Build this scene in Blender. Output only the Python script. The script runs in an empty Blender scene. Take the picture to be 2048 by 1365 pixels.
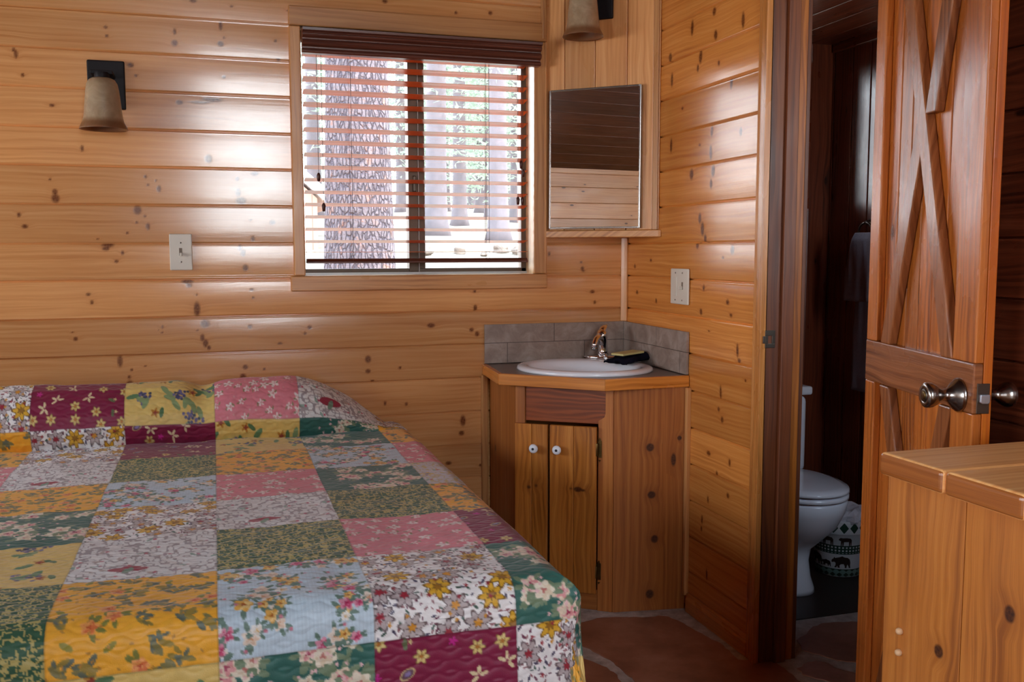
import bpy, bmesh, math, random
import numpy as np
from mathutils import Matrix, Vector
from math import sin, cos, pi, radians, sqrt
random.seed(7); rng = np.random.default_rng(7)
C = bpy.context.scene.collection
scene = bpy.context.scene

# ---------------------------------------------------------------- camera
CAM = Vector((-1.57425, -3.52753, 1.28))
YAW, PIT, ROLL, FPX = 0.301390, 0.095241, -0.0016417, 1910.2
def cam_axes():
    f = Vector((sin(YAW)*cos(PIT), cos(YAW)*cos(PIT), -sin(PIT)))
    r = Vector((cos(YAW), -sin(YAW), 0)); u = r.cross(f)
    return cos(ROLL)*r + sin(ROLL)*u, -sin(ROLL)*r + cos(ROLL)*u, f
R_, U_, F_ = cam_axes()
cd = bpy.data.cameras.new('camera'); cam = bpy.data.objects.new('camera', cd); C.objects.link(cam)
cd.sensor_width = 36; cd.lens = FPX/2048*36; cd.clip_start = .02; cd.clip_end = 300
m = Matrix((R_, U_, -F_)).transposed().to_4x4(); m.translation = CAM
cam.matrix_world = m
scene.camera = cam
# ---------------------------------------------------------------- world, sun, exposure
EXPOSURE = 0.22
SKY = 15.0
SUN = 9.0
w = bpy.data.worlds.new('sky'); scene.world = w; w.use_nodes = True
nt = w.node_tree; nt.nodes.clear()
wo = nt.nodes.new('ShaderNodeOutputWorld'); bg = nt.nodes.new('ShaderNodeBackground')
tc = nt.nodes.new('ShaderNodeTexCoord'); sp = nt.nodes.new('ShaderNodeSeparateXYZ')
cr = nt.nodes.new('ShaderNodeValToRGB')
nt.links.new(tc.outputs['Generated'], sp.inputs[0]); nt.links.new(sp.outputs['Z'], cr.inputs[0])
cr.color_ramp.elements[0].position = 0.0; cr.color_ramp.elements[0].color = (.94, .97, 1.0, 1)
cr.color_ramp.elements[1].position = .7; cr.color_ramp.elements[1].color = (.58, .77, 1.0, 1)
nt.links.new(cr.outputs[0], bg.inputs[0]); bg.inputs[1].default_value = SKY
nt.links.new(bg.outputs[0], wo.inputs[0])
sl = bpy.data.lights.new('sun', 'SUN'); so = bpy.data.objects.new('sun', sl); C.objects.link(so)
sl.energy = SUN; sl.angle = radians(1.5); sl.color = (1, .93, .82)
so.rotation_euler = Vector((-.62, .30, -.72)).to_track_quat('-Z', 'Y').to_euler()
vs = scene.view_settings
vs.view_transform = 'Standard'; vs.look = 'None'; vs.exposure = EXPOSURE; vs.gamma = 1; vs.use_curve_mapping = False
cy = scene.cycles
cy.max_bounces = 10; cy.diffuse_bounces = 5; cy.glossy_bounces = 4; cy.transparent_max_bounces = 16
cy.sample_clamp_indirect = 6; cy.caustics_reflective = False; cy.caustics_refractive = False
cy.use_denoising = True
def portal(loc, rot, sx, sy):
    l = bpy.data.lights.new('portal', 'AREA'); l.shape = 'RECTANGLE'; l.size = sx; l.size_y = sy
    l.cycles.is_portal = True
    o = bpy.data.objects.new('portal', l); o.location = loc; o.rotation_euler = rot; C.objects.link(o)
portal((-.825, .16, 1.62), (radians(-90), 0, 0), .87, .90)
portal((-1.22, -5.24, 1.9), (radians(90), 0, 0), .86, 1.5)
portal((-4.08, -1.0, 1.52), (0, radians(-90), 0), .76, 1.36)
portal((-4.08, -3.9, 1.30), (0, radians(-90), 0), 1.16, 1.46)
portal((.56, .16, 1.75), (radians(-90), 0, 0), .52, .60)
portal((.575, -2.46, 1.60), (radians(90), 0, 0), .45, .70)
portal((.125, -4.15, 1.55), (0, radians(90), 0), 1.3, 1.7)

# ---------------------------------------------------------------- shading helpers
def S(r, g=None, b=None):
    if g is None: r, g, b = r
    f = lambda c: (c/255/12.92) if c/255 <= .04045 else ((c/255+.055)/1.055)**2.4
    return (f(r), f(g), f(b), 1)
class NT:
    def __init__(s, name):
        s.m = bpy.data.materials.new(name); s.m.use_nodes = True; s.t = s.m.node_tree; s.t.nodes.clear()
        s.out = s.t.nodes.new('ShaderNodeOutputMaterial')
    def n(s, typ, **k):
        nd = s.t.nodes.new(typ)
        for a, b in k.items(): setattr(nd, a, b)
        return nd
    def l(s, a, b): s.t.links.new(a, b)
    def put(s, sock, v):
        if isinstance(v, (int, float)): sock.default_value = v
        elif isinstance(v, tuple): sock.default_value = v if len(v) == len(sock.default_value) else v[:len(sock.default_value)]
        else: s.l(v, sock)
    def math(s, op, a, b=0.0, c=None, clamp=False):
        nd = s.n('ShaderNodeMath', operation=op, use_clamp=clamp)
        s.put(nd.inputs[0], a); s.put(nd.inputs[1], b)
        if c is not None: s.put(nd.inputs[2], c)
        return nd.outputs[0]
    def vmul(s, a, v, add=(0, 0, 0)):
        nd = s.n('ShaderNodeVectorMath', operation='MULTIPLY_ADD'); s.put(nd.inputs[0], a); nd.inputs[1].default_value = v; s.put(nd.inputs[2], add)
        return nd.outputs[0]
    def noise(s, vec, scale=1., detail=3., rough=.55, dist=0.):
        nd = s.n('ShaderNodeTexNoise'); s.put(nd.inputs['Vector'], vec)
        nd.inputs['Scale'].default_value = scale; nd.inputs['Detail'].default_value = detail
        nd.inputs['Roughness'].default_value = rough; nd.inputs['Distortion'].default_value = dist
        return nd.outputs[0]
    def ramp(s, fac, stops, interp='LINEAR'):
        nd = s.n('ShaderNodeValToRGB'); nd.color_ramp.interpolation = interp
        e = nd.color_ramp.elements
        while len(e) < len(stops): e.new(.5)
        for i, (p, c) in enumerate(stops): e[i].position = p; e[i].color = c if len(c) == 4 else (*c, 1)
        s.put(nd.inputs[0], fac); return nd.outputs[0]
    def mix(s, fac, a, b, blend='MIX'):
        nd = s.n('ShaderNodeMix', data_type='RGBA', blend_type=blend)
        s.put(nd.inputs[0], fac); s.put(nd.inputs[6], a); s.put(nd.inputs[7], b); return nd.outputs[2]
    def mapr(s, v, a, b, c=0., d=1.):
        nd = s.n('ShaderNodeMapRange'); s.put(nd.inputs[0], v)
        for i, x in enumerate((a, b, c, d)): nd.inputs[i+1].default_value = x
        return nd.outputs[0]
    def bsdf(s, color, rough=.5, spec=.5, metal=0., bump=None, bstr=.3, bdist=.002, coat=0., coat_r=.1, **k):
        p = s.n('ShaderNodeBsdfPrincipled'); s.put(p.inputs['Base Color'], color); s.put(p.inputs['Roughness'], rough)
        s.put(p.inputs['Specular IOR Level'], spec); s.put(p.inputs['Metallic'], metal)
        p.inputs['Coat Weight'].default_value = coat; p.inputs['Coat Roughness'].default_value = coat_r
        for a, b in k.items(): s.put(p.inputs[a.replace('_', ' ')], b)
        if bump is not None:
            b = s.n('ShaderNodeBump'); b.inputs['Strength'].default_value = bstr; b.inputs['Distance'].default_value = bdist
            s.l(bump, b.inputs['Height']); s.l(b.outputs[0], p.inputs['Normal']); s.l(b.outputs[0], p.inputs['Coat Normal'])
        s.l(p.outputs[0], s.out.inputs[0]); return s.m

def plain(name, col, rough=.5, metal=0., spec=.5, nscale=30, namt=.08, bump=0., coat=0.):
    t = NT(name); v = t.n('ShaderNodeTexCoord').outputs['Object']
    nz = t.noise(v, nscale, 3)
    dark = tuple(c*(1-namt*2) for c in col[:3]) + (1,)
    c = t.mix(nz, dark, col)
    return t.bsdf(c, rough, spec, metal, bump=nz if bump else None, bstr=bump, coat=coat)

def wood(name, light, mid, dark, knot=None, rough=.3, fig=1.0, density=.5, knots=(), bump=.12, coat=.0, tone=.16, attr_knots=False, kscale=(3.2, 8.0), fibre=1.0):
    """boards: UV map 'grain' runs u along the grain and v across it, in metres"""
    t = NT(name)
    knot = knot or S(70, 32, 14)
    uv = t.n('ShaderNodeUVMap', uv_map='grain').outputs[0]
    sep = t.n('ShaderNodeSeparateXYZ'); t.l(uv, sep.inputs[0])
    u, v = sep.outputs[0], sep.outputs[1]
    tn = t.n('ShaderNodeAttribute', attribute_name='tone').outputs['Fac']
    if attr_knots:
        kcore = t.n('ShaderNodeAttribute', attribute_name='knot').outputs['Fac']
        halo = t.n('ShaderNodeAttribute', attribute_name='halo').outputs['Fac']
    else:
        kv = t.vmul(uv, (kscale[0], kscale[1], 0))
        vo = t.n('ShaderNodeTexVoronoi', voronoi_dimensions='2D', feature='F1'); t.l(kv, vo.inputs['Vector']); vo.inputs['Scale'].default_value = 1
        rs = t.n('ShaderNodeSeparateXYZ'); t.l(vo.outputs['Color'], rs.inputs[0])
        on = t.math('LESS_THAN', rs.outputs[0], density)
        rad = t.math('MULTIPLY_ADD', rs.outputs[1], .05, .022)
        q = t.math('DIVIDE', vo.outputs['Distance'], rad)
        kcore = t.math('MULTIPLY', t.mapr(q, 1.25, .75), on)
        halo = t.math('MULTIPLY', t.mapr(q, 4.5, .8), on)
        pos = t.n('ShaderNodeTexCoord').outputs['Object']
        for (c, rr) in knots:
            d = t.n('ShaderNodeVectorMath', operation='SUBTRACT'); t.l(pos, d.inputs[0]); d.inputs[1].default_value = c
            d2 = t.vmul(d.outputs[0], tuple(1/x for x in rr))
            ln = t.n('ShaderNodeVectorMath', operation='LENGTH'); t.l(d2, ln.inputs[0])
            kcore = t.math('MAXIMUM', kcore, t.mapr(ln.outputs['Value'], 1.2, .8))
            halo = t.math('MAXIMUM', halo, t.mapr(ln.outputs['Value'], 3.4, .7))
    lf = t.noise(t.vmul(uv, (1.6, 6, 1)), 1, 3)
    vw = t.math('ADD', v, t.math('MULTIPLY', t.math('SUBTRACT', lf, .5), .06*fig))
    vw = t.math('ADD', vw, t.math('MULTIPLY', halo, .012))
    cv = t.n('ShaderNodeCombineXYZ'); t.l(u, cv.inputs[0]); t.l(vw, cv.inputs[1])
    st = t.noise(t.vmul(cv.outputs[0], (1.3, 75, 1)), 1, 5, .62)
    fine = t.noise(t.vmul(cv.outputs[0], (7, 520, 1)), 1, 2, .5)
    rg = t.math('SINE', t.math('MULTIPLY', vw, 360)); rg = t.mapr(rg, -1, 1)
    patch = t.noise(t.vmul(uv, (2.5, 9, 1), (3, 3, 0)), 1, 2)
    rg = t.math('MULTIPLY', rg, t.mapr(patch, .42, .72))
    g = t.math('ADD', t.math('MULTIPLY', st, .68), t.math('MULTIPLY', fine, .2*fibre))
    g = t.math('SUBTRACT', g, t.math('MULTIPLY', rg, .13*fig))
    col = t.ramp(g, [(.26, dark), (.43, mid), (.62, light)])
    blot = t.noise(t.vmul(uv, (1.2, 3.5, 1), (9, 1, 0)), 1, 2)
    col = t.mix(t.mapr(blot, .35, .75, 0, .45), col, mid)
    br = t.math('MULTIPLY_ADD', tn, tone*2, 1-tone)
    hs = t.n('ShaderNodeHueSaturation'); t.l(col, hs.inputs['Color']); t.l(br, hs.inputs['Value'])
    col = t.mix(t.math('MULTIPLY', halo, .38), hs.outputs[0], dark)
    kn = t.mapr(t.noise(t.vmul(uv, (150, 150, 1)), 1, 2), .3, .7, .7, 1.0)
    col = t.mix(t.math('MULTIPLY', kcore, kn), col, knot)
    h = t.math('ADD', t.math('MULTIPLY', fine, .5), t.math('ADD', st, t.math('MULTIPLY', kcore, -.6)))
    rr = t.mapr(t.noise(t.vmul(uv, (5, 12, 1)), 1, 2), .3, .7, rough*.85, rough*1.2)
    return t.bsdf(col, rr, .5, bump=h, bstr=bump, bdist=.0015, coat=coat, coat_r=.13)

PINE_L, PINE_M, PINE_D = S(224, 168, 112), S(208, 146, 90), S(186, 120, 68)
M = {}
M['pine_back'] = wood('pine_boards', PINE_L, PINE_M, PINE_D, knot=S(92, 40, 16), rough=.21, attr_knots=True, bump=.10, fig=.8, coat=1.0)
M['pine_right'] = wood('pine_boards_warm', S(224, 156, 86), S(202, 128, 60), S(176, 102, 46), knot=S(84, 36, 14), rough=.2, attr_knots=True, bump=.10, fig=.8)
M['pine'] = wood('pine_plain', PINE_L, PINE_M, PINE_D, knot=S(92, 40, 16), rough=.3, density=.22)
M['pine_trim'] = wood('pine_trim', S(214, 160, 104), S(194, 134, 80), S(160, 100, 55), knot=S(100, 50, 24), rough=.32, density=.04)
M['pine_frame'] = wood('casing_pine', S(216, 150, 86), S(192, 122, 60), S(150, 88, 38), rough=.28, density=.0)
M['pine_knotty'] = wood('pine_knotty', PINE_L, PINE_M, PINE_D, knot=S(60, 24, 10), rough=.38, density=.55)
M['ceil_dark'] = wood('stained_ceiling', S(110, 62, 34), S(84, 44, 24), S(50, 24, 12), rough=.5, density=.3)
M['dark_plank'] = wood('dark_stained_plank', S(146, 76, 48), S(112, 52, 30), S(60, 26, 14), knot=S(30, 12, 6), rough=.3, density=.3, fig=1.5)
M['jamb'] = wood('jamb_wood', S(126, 70, 32), S(98, 48, 20), S(62, 28, 12), knot=S(50, 20, 8), rough=.45, density=.12)
M['jamb_lit'] = wood('jamb_lit_wood', S(176, 106, 36), S(150, 82, 24), S(106, 54, 16), knot=S(60, 26, 10), rough=.45, density=.1)
M['door'] = wood('cedar_door', S(202, 124, 58), S(174, 94, 36), S(118, 56, 20), knot=S(70, 30, 14), rough=.27, density=.16, fig=1.6, bump=.3, tone=.2)
M['door_edge'] = wood('cedar_edge', S(206, 116, 30), S(184, 90, 18), S(140, 60, 12), rough=.3, density=.0)
M['brace'] = wood('cedar_brace', S(172, 108, 66), S(142, 82, 46), S(98, 50, 26), knot=S(60, 28, 16), rough=.26, density=.1, bump=.45)
M['vanity'] = wood('vanity_pine', S(192, 124, 60), S(166, 96, 40), S(124, 64, 24), knot=S(50, 20, 10), rough=.45, density=.05, fig=.8,
    knots=[((-.135, -.523, .59), (.014, .03, .014)), ((-.128, -.523, .42), (.014, .03, .013)), ((-.115, -.523, .26), (.013, .03, .014)), ((-.13, -.523, .06), (.014, .03, .016)), ((-.03, -.54, .62), (.008, .02, .008))])
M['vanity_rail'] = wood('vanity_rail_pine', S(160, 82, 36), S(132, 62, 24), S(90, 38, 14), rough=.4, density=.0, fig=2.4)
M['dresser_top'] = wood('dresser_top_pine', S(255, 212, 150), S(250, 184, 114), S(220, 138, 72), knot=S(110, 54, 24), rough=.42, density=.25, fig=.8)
M['dresser_end'] = wood('dresser_end_grain_shaded', S(178, 112, 54), S(156, 88, 38), S(120, 62, 26), rough=.3, density=.0, fig=.4)
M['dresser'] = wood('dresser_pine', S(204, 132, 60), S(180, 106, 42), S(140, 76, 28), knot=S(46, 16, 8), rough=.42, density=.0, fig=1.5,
    knots=[((-.462, -2.296, .625), (.02, .010, .011)), ((-.462, -2.436, .74), (.02, .010, .013))])
M['lining'] = wood('window_lining_wood', S(244, 214, 176), S(234, 196, 150), S(206, 160, 112), rough=.35, density=.0)
M['blind'] = plain('blind_wood', S(150, 62, 34), .38, nscale=12)
def slat_mat():
    t = NT('blind_slat_wood')
    v = t.n('ShaderNodeTexCoord').outputs['Object']
    st = t.noise(t.vmul(v, (3, 120, 120)), 1, 4)
    c = t.ramp(st, [(.3, S(206, 92, 34)), (.7, S(232, 122, 58))])
    return t.bsdf(c, .26, .5)
M['slat'] = slat_mat()
def valance_mat():
    t = NT('valance_wood'); v = t.n('ShaderNodeTexCoord').outputs['Object']
    st = t.noise(t.vmul(v, (3, 150, 150)), 1, 4)
    return t.bsdf(t.ramp(st, [(.3, S(70, 32, 22)), (.7, S(112, 62, 46))]), .33, .5)
M['valance'] = valance_mat()
M['cord'] = plain('cord', S(92, 62, 44), .8)
M['tassel'] = plain('tassel_wood', S(70, 26, 14), .4)
M['bronze'] = plain('window_bronze', S(96, 78, 62), .45, metal=.3)
M['alu'] = plain('window_alu', S(190, 188, 184), .4, metal=.4)
M['black'] = plain('sconce_black', S(26, 20, 24), .55, spec=.25, nscale=90, namt=.2, bump=.1)
M['ivory'] = plain('switch_ivory', S(214, 204, 190), .35, nscale=5, namt=.02)
M['ivory_dark'] = plain('switch_slot', S(120, 100, 84), .5)
M['chrome'] = plain('chrome', (.8, .8, .82, 1), .08, metal=1., namt=.02)
M['nickel'] = plain('brushed_nickel', (.33, .30, .28, 1), .22, metal=1., nscale=60, namt=.06)
M['steel_dark'] = plain('strike_metal', (.13, .10, .08, 1), .35, metal=1.)
M['latch'] = plain('latch_metal', (.60, .68, .80, 1), .3, metal=1.)
M['brass'] = plain('antique_brass', (.20, .12, .04, 1), .4, metal=1., nscale=80, namt=.3)
M['porcelain'] = plain('porcelain', S(232, 232, 238), .12, nscale=2, namt=.01, coat=.4)
M['knob_dark'] = plain('screw_dark', S(28, 28, 34), .4)
M['laminate'] = plain('counter_laminate', S(124, 108, 98), .35, nscale=60, namt=.2)
M['navy'] = plain('navy_cloth', S(22, 22, 38), .95, spec=.1, nscale=150, namt=.25, bump=.4)
M['packet'] = plain('soap_wrapper', S(206, 194, 130), .5, nscale=40)
M['pin'] = plain('wood_plug', S(214, 168, 124), .5, nscale=80, namt=.1)
M['bag'] = plain('bin_liner', S(222, 224, 232), .35, nscale=20)
M['mattress'] = plain('mattress_cloth', S(200, 190, 176), .9)
M['rail_dark'] = wood('bed_base_wood', S(150, 92, 48), S(120, 70, 34), S(84, 44, 20), rough=.5, density=.1)
def glass(name, tint=(.97, .98, .98)):
    t = NT(name); tr = t.n('ShaderNodeBsdfTransparent'); tr.inputs[0].default_value = (*tint, 1)
    gl = t.n('ShaderNodeBsdfGlossy'); gl.inputs['Roughness'].default_value = .02
    fr = t.n('ShaderNodeFresnel'); fr.inputs[0].default_value = 1.45
    mx = t.n('ShaderNodeMixShader'); t.l(fr.outputs[0], mx.inputs[0]); t.l(tr.outputs[0], mx.inputs[1]); t.l(gl.outputs[0], mx.inputs[2])
    t.l(mx.outputs[0], t.out.inputs[0]); return t.m
M['glass'] = glass('window_glass')
def mirror_mat():
    t = NT('mirror_silver'); return t.bsdf((.86, .86, .86, 1), .0, .5, 1.)
M['mirror'] = mirror_mat()
def alabaster():
    t = NT('alabaster_glass'); v = t.n('ShaderNodeTexCoord').outputs['Object']
    sp = t.n('ShaderNodeSeparateXYZ'); t.l(v, sp.inputs[0])
    n1 = t.noise(v, 18, 4, .6, 1.2)
    c = t.ramp(n1, [(.3, S(146, 120, 92)), (.7, S(178, 154, 126))])
    rim = t.mapr(sp.outputs[2], .036, .018)       # amber band that the glass itself carries round its lip
    c = t.mix(t.math('MULTIPLY', rim, .8), c, S(112, 66, 32))
    return t.bsdf(c, .3, .5, Subsurface_Weight=.15, Subsurface_Scale=.01)
M['alabaster'] = alabaster()
def tile_mat():
    t = NT('backsplash_tile'); v = t.n('ShaderNodeTexCoord').outputs['Object']
    uv = t.n('ShaderNodeUVMap', uv_map='grain').outputs[0]
    bk = t.n('ShaderNodeTexBrick'); t.l(uv, bk.inputs['Vector']); bk.offset = .6; bk.offset_frequency = 2
    bk.inputs['Scale'].default_value = 1; bk.inputs['Mortar Size'].default_value = .0012; bk.inputs['Brick Width'].default_value = .32; bk.inputs['Row Height'].default_value = .0785
    bk.inputs['Mortar Smooth'].default_value = .2
    n1 = t.noise(v, 14, 6, .65, .6); n2 = t.noise(v, 120, 3)
    c = t.ramp(n1, [(.25, S(120, 100, 90)), (.5, S(152, 132, 120)), (.78, S(182, 166, 156))])
    c = t.mix(t.math('MULTIPLY', n2, .25), c, S(110, 92, 84))
    c = t.mix(bk.outputs['Fac'], c, S(70, 56, 50))
    return t.bsdf(c, .5, .4, bump=n1, bstr=.1)
M['tile'] = tile_mat()
def floor_mat():
    t = NT('flagstone_floor'); v = t.n('ShaderNodeTexCoord').outputs['Object']
    n = t.noise(v, 3.0, 4, .6); wv = t.n('ShaderNodeTexNoise'); t.l(v, wv.inputs['Vector']); wv.inputs['Scale'].default_value = 5; wv.inputs['Detail'].default_value = 5
    off = t.vmul(wv.outputs['Color'], (.22, .22, 0), (FLX, FLY, 0))
    ad = t.n('ShaderNodeVectorMath', operation='ADD'); t.l(v, ad.inputs[0]); t.l(off, ad.inputs[1])
    vo = t.n('ShaderNodeTexVoronoi', voronoi_dimensions='2D', feature='DISTANCE_TO_EDGE'); t.l(ad.outputs[0], vo.inputs['Vector']); vo.inputs['Scale'].default_value = 2.0
    vc = t.n('ShaderNodeTexVoronoi', voronoi_dimensions='2D', feature='F1'); t.l(ad.outputs[0], vc.inputs['Vector']); vc.inputs['Scale'].default_value = 2.0
    mort = t.mapr(vo.outputs['Distance'], .085, .065)
    s2 = t.noise(v, 9, 5, .6)
    stone = t.ramp(s2, [(.25, S(82, 42, 28)), (.55, S(122, 68, 46)), (.8, S(146, 92, 70))])
    sx = t.n('ShaderNodeSeparateXYZ'); t.l(vc.outputs['Color'], sx.inputs[0])
    stone = t.mix(t.math('MULTIPLY', sx.outputs[0], .4), stone, S(96, 66, 60))
    g = t.ramp(t.noise(v, 30, 4), [(.3, S(140, 128, 118)), (.7, S(176, 168, 160))])
    c = t.mix(mort, stone, g)
    h = t.math('SUBTRACT', s2, t.math('MULTIPLY', mort, .6))
    return t.bsdf(c, t.mapr(mort, 0, 1, .35, .8), .5, bump=h, bstr=.5, bdist=.006)
FLX, FLY = .35, .1
M['floor'] = floor_mat()
def stone_mats():
    t = NT('flagstone'); v = t.n('ShaderNodeTexCoord').outputs['Object']; s2 = t.noise(v, 7, 6, .62); s3 = t.noise(v, 2.5, 2)
    c = t.ramp(s2, [(.25, S(124, 80, 60)), (.52, S(164, 114, 90)), (.8, S(188, 142, 120))]); c = t.mix(t.mapr(s3, .4, .7, 0, .5), c, S(142, 92, 72))
    M['stone'] = t.bsdf(c, .4, .5, bump=s2, bstr=.4, bdist=.004)
    t = NT('grout'); v = t.n('ShaderNodeTexCoord').outputs['Object']; s2 = t.noise(v, 22, 5, .65)
    M['grout'] = t.bsdf(t.ramp(s2, [(.3, S(160, 150, 142)), (.7, S(214, 208, 202))]), .8, .3, bump=s2, bstr=.5, bdist=.004)
stone_mats()
M['bath_floor'] = plain('dark_bath_floor', S(48, 34, 28), .5, nscale=40, namt=.15)
M['towel'] = plain('towel_grey', S(150, 140, 150), .95, spec=.1, nscale=260, namt=.2, bump=.5)
M['ceiling_white'] = plain('roof_board', S(150, 110, 76), .7)

# ---------------------------------------------------------------- object helpers
def link(o, parent=None):
    C.objects.link(o)
    if parent is not None:
        o.parent = parent
        o.matrix_parent_inverse = Matrix.Identity(4)
        w_ = Vector((0, 0, 0)); p_ = parent
        while p_ is not None: w_ += Vector(p_.location); p_ = p_.parent
        o.location = -w_
    return o
def tag(o, label=None, cat=None, group=None, kind=None):
    if label: o['label'] = label
    if cat: o['category'] = cat
    if group: o['group'] = group
    if kind: o['kind'] = kind
    return o
def empty(name, loc=(0, 0, 0), label=None, cat=None, group=None, kind=None):
    o = bpy.data.objects.new(name, None); o.location = loc; o.empty_display_size = .05; C.objects.link(o)
    return tag(o, label, cat, group, kind)
class B:
    """collects boxes, prisms, lathes and tubes (world coordinates) into ONE mesh object"""
    def __init__(s): s.v = []; s.f = []; s.uv = []; s.sm = []; s.tone = []
    def add(s, vs, fs, uvf, smooth=False, mat=None, tone=None):
        b = len(s.v); tn = random.random() if tone is None else tone
        for p in vs:
            q = Vector(p)
            s.v.append(tuple(mat @ q) if mat is not None else tuple(q)); s.tone.append(tn)
        for f in fs:
            s.f.append([b+i for i in f]); s.sm.append(smooth); s.uv.append([uvf(vs[i], f) for i in f])
        return s
    def _uvf(s, grain, off=True):
        g = 'xyz'.index(grain); o = [k for k in range(3) if k != g]
        ou, ov = (random.uniform(0, 30), random.uniform(0, 30)) if off else (0, 0)
        return lambda p, f: (p[g]+ou, p[o[0]]+p[o[1]]+ov)
    def box(s, lo, hi, grain='z', mat=None, tone=None, uvoff=True):
        (a, b, c), (d, e, f) = lo, hi
        a, d = min(a, d), max(a, d); b, e = min(b, e), max(b, e); c, f = min(c, f), max(c, f)
        vs = [(a, b, c), (d, b, c), (d, e, c), (a, e, c), (a, b, f), (d, b, f), (d, e, f), (a, e, f)]
        fs = [(0, 3, 2, 1), (4, 5, 6, 7), (0, 1, 5, 4), (1, 2, 6, 5), (2, 3, 7, 6), (3, 0, 4, 7)]
        g = 'xyz'.index(grain); ou, ov = (random.uniform(0, 30), random.uniform(0, 30)) if uvoff else (0, 0)
        nax = (2, 2, 1, 0, 1, 0); k = len(s.uv)
        s.add(vs, fs, lambda p, f: (0, 0), False, mat, tone)
        for j, f in enumerate(fs):
            o = [q for q in range(3) if q not in (g, nax[j])]
            if len(o) == 2: s.uv[k+j] = [(vs[i][o[0]]+ou, vs[i][o[1]]+ov) for i in f]
            else: s.uv[k+j] = [(vs[i][g]+ou, vs[i][o[0]]+ov+.31*j) for i in f]
        return s
    def prism(s, poly, c0, c1, axis='z', grain='x', mat=None, tone=None, smooth=False):
        """poly: ccw points in the two other axes, extruded along axis"""
        k = 'xyz'.index(axis); n = len(poly)
        def P(p, c):
            l = [0, 0, 0]; o = [i for i in range(3) if i != k]; l[o[0]], l[o[1]], l[k] = p[0], p[1], c; return tuple(l)
        vs = [P(p, c0) for p in poly] + [P(p, c1) for p in poly]
        fl = (k == 1)
        fs = [tuple(range(n))[::-1], tuple(range(n, 2*n))] + [(i, (i+1) % n, n+(i+1) % n, n+i) for i in range(n)]
        if fl: fs = [f[::-1] for f in fs]
        return s.add(vs, fs, s._uvf(grain), smooth, mat, tone)
    def lathe(s, prof, seg=32, mat=None, cap=True, tone=.5):
        vs = []; fs = []; n = len(prof)
        for i in range(seg):
            a = 2*pi*i/seg
            for r, z in prof: vs.append((r*cos(a), r*sin(a), z))
        for i in range(seg):
            j = (i+1) % seg
            for k in range(n-1): fs.append((i*n+k, j*n+k, j*n+k+1, i*n+k+1))
        if cap:
            if prof[0][0] > 1e-6: fs.append(tuple(i*n for i in range(seg))[::-1])
            if prof[-1][0] > 1e-6: fs.append(tuple(i*n+n-1 for i in range(seg)))
        return s.add(vs, fs, lambda p, f: (math.atan2(p[1], p[0])/(2*pi), p[2]), True, mat, tone)
    def tube(s, pts, rad, seg=12, mat=None):
        pts = [Vector(p) for p in pts]; n = len(pts)
        if isinstance(rad, (int, float)): rad = [rad]*n
        vs = []; fs = []; up = None
        for i, p in enumerate(pts):
            d = (pts[min(i+1, n-1)]-pts[max(i-1, 0)]).normalized()
            if up is None: up = Vector((0, 0, 1)) if abs(d.z) < .9 else Vector((1, 0, 0))
            sd = d.cross(up).normalized(); up = sd.cross(d).normalized()
            r = rad[i]; rx, ry = r if isinstance(r, tuple) else (r, r)
            for k in range(seg):
                a = 2*pi*k/seg; vs.append(tuple(p + sd*cos(a)*rx + up*sin(a)*ry))
        for i in range(n-1):
            for k in range(seg):
                l = (k+1) % seg; fs.append((i*seg+k, i*seg+l, (i+1)*seg+l, (i+1)*seg+k))
        fs.append(tuple(range(seg))[::-1]); fs.append(tuple((n-1)*seg+k for k in range(seg)))
        return s.add(vs, fs, lambda p, f: (p[0]+p[1], p[2]), True, mat, .5)
    def rings(s, rings, mat=None, cap=True):
        n = len(rings[0]); vs = [p for r in rings for p in r]; fs = []
        for i in range(len(rings)-1):
            for k in range(n):
                l = (k+1) % n; fs.append((i*n+k, i*n+l, (i+1)*n+l, (i+1)*n+k))
        if cap: fs.append(tuple(range(n))[::-1]); fs.append(tuple((len(rings)-1)*n+k for k in range(n)))
        return s.add(vs, fs, lambda p, f: (p[0], p[1]+p[2]), True, mat, .5)
    def build(s, name, mat, parent=None, bevel=0., seg=2, sub=0, fix=False):
        me = bpy.data.meshes.new(name); me.from_pydata(s.v, [], s.f)
        uvl = me.uv_layers.new(name='grain'); flat = [c for f in s.uv for q in f for c in q]
        uvl.data.foreach_set('uv', flat)
        at = me.attributes.new('tone', 'FLOAT', 'POINT'); at.data.foreach_set('value', s.tone)
        me.polygons.foreach_set('use_smooth', s.sm)
        if fix:
            bm = bmesh.new(); bm.from_mesh(me); bmesh.ops.recalc_face_normals(bm, faces=bm.faces); bm.to_mesh(me); bm.free()
        me.materials.append(mat); me.update()
        o = bpy.data.objects.new(name, me); link(o, parent)
        if bevel:
            md = o.modifiers.new('bevel', 'BEVEL'); md.width = bevel; md.segments = seg; md.limit_method = 'ANGLE'; md.angle_limit = radians(40)
        if sub:
            md = o.modifiers.new('sub', 'SUBSURF'); md.levels = sub; md.render_levels = sub
        return o
def frame(origin, xdir, zdir=(0, 0, 1)):
    """local frame: x along xdir (horizontal), z up, y = z cross x"""
    x = Vector(xdir).normalized(); z = Vector(zdir); y = z.cross(x)
    mm = Matrix((x, y, z)).transposed().to_4x4(); mm.translation = Vector(origin); return mm
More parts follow.
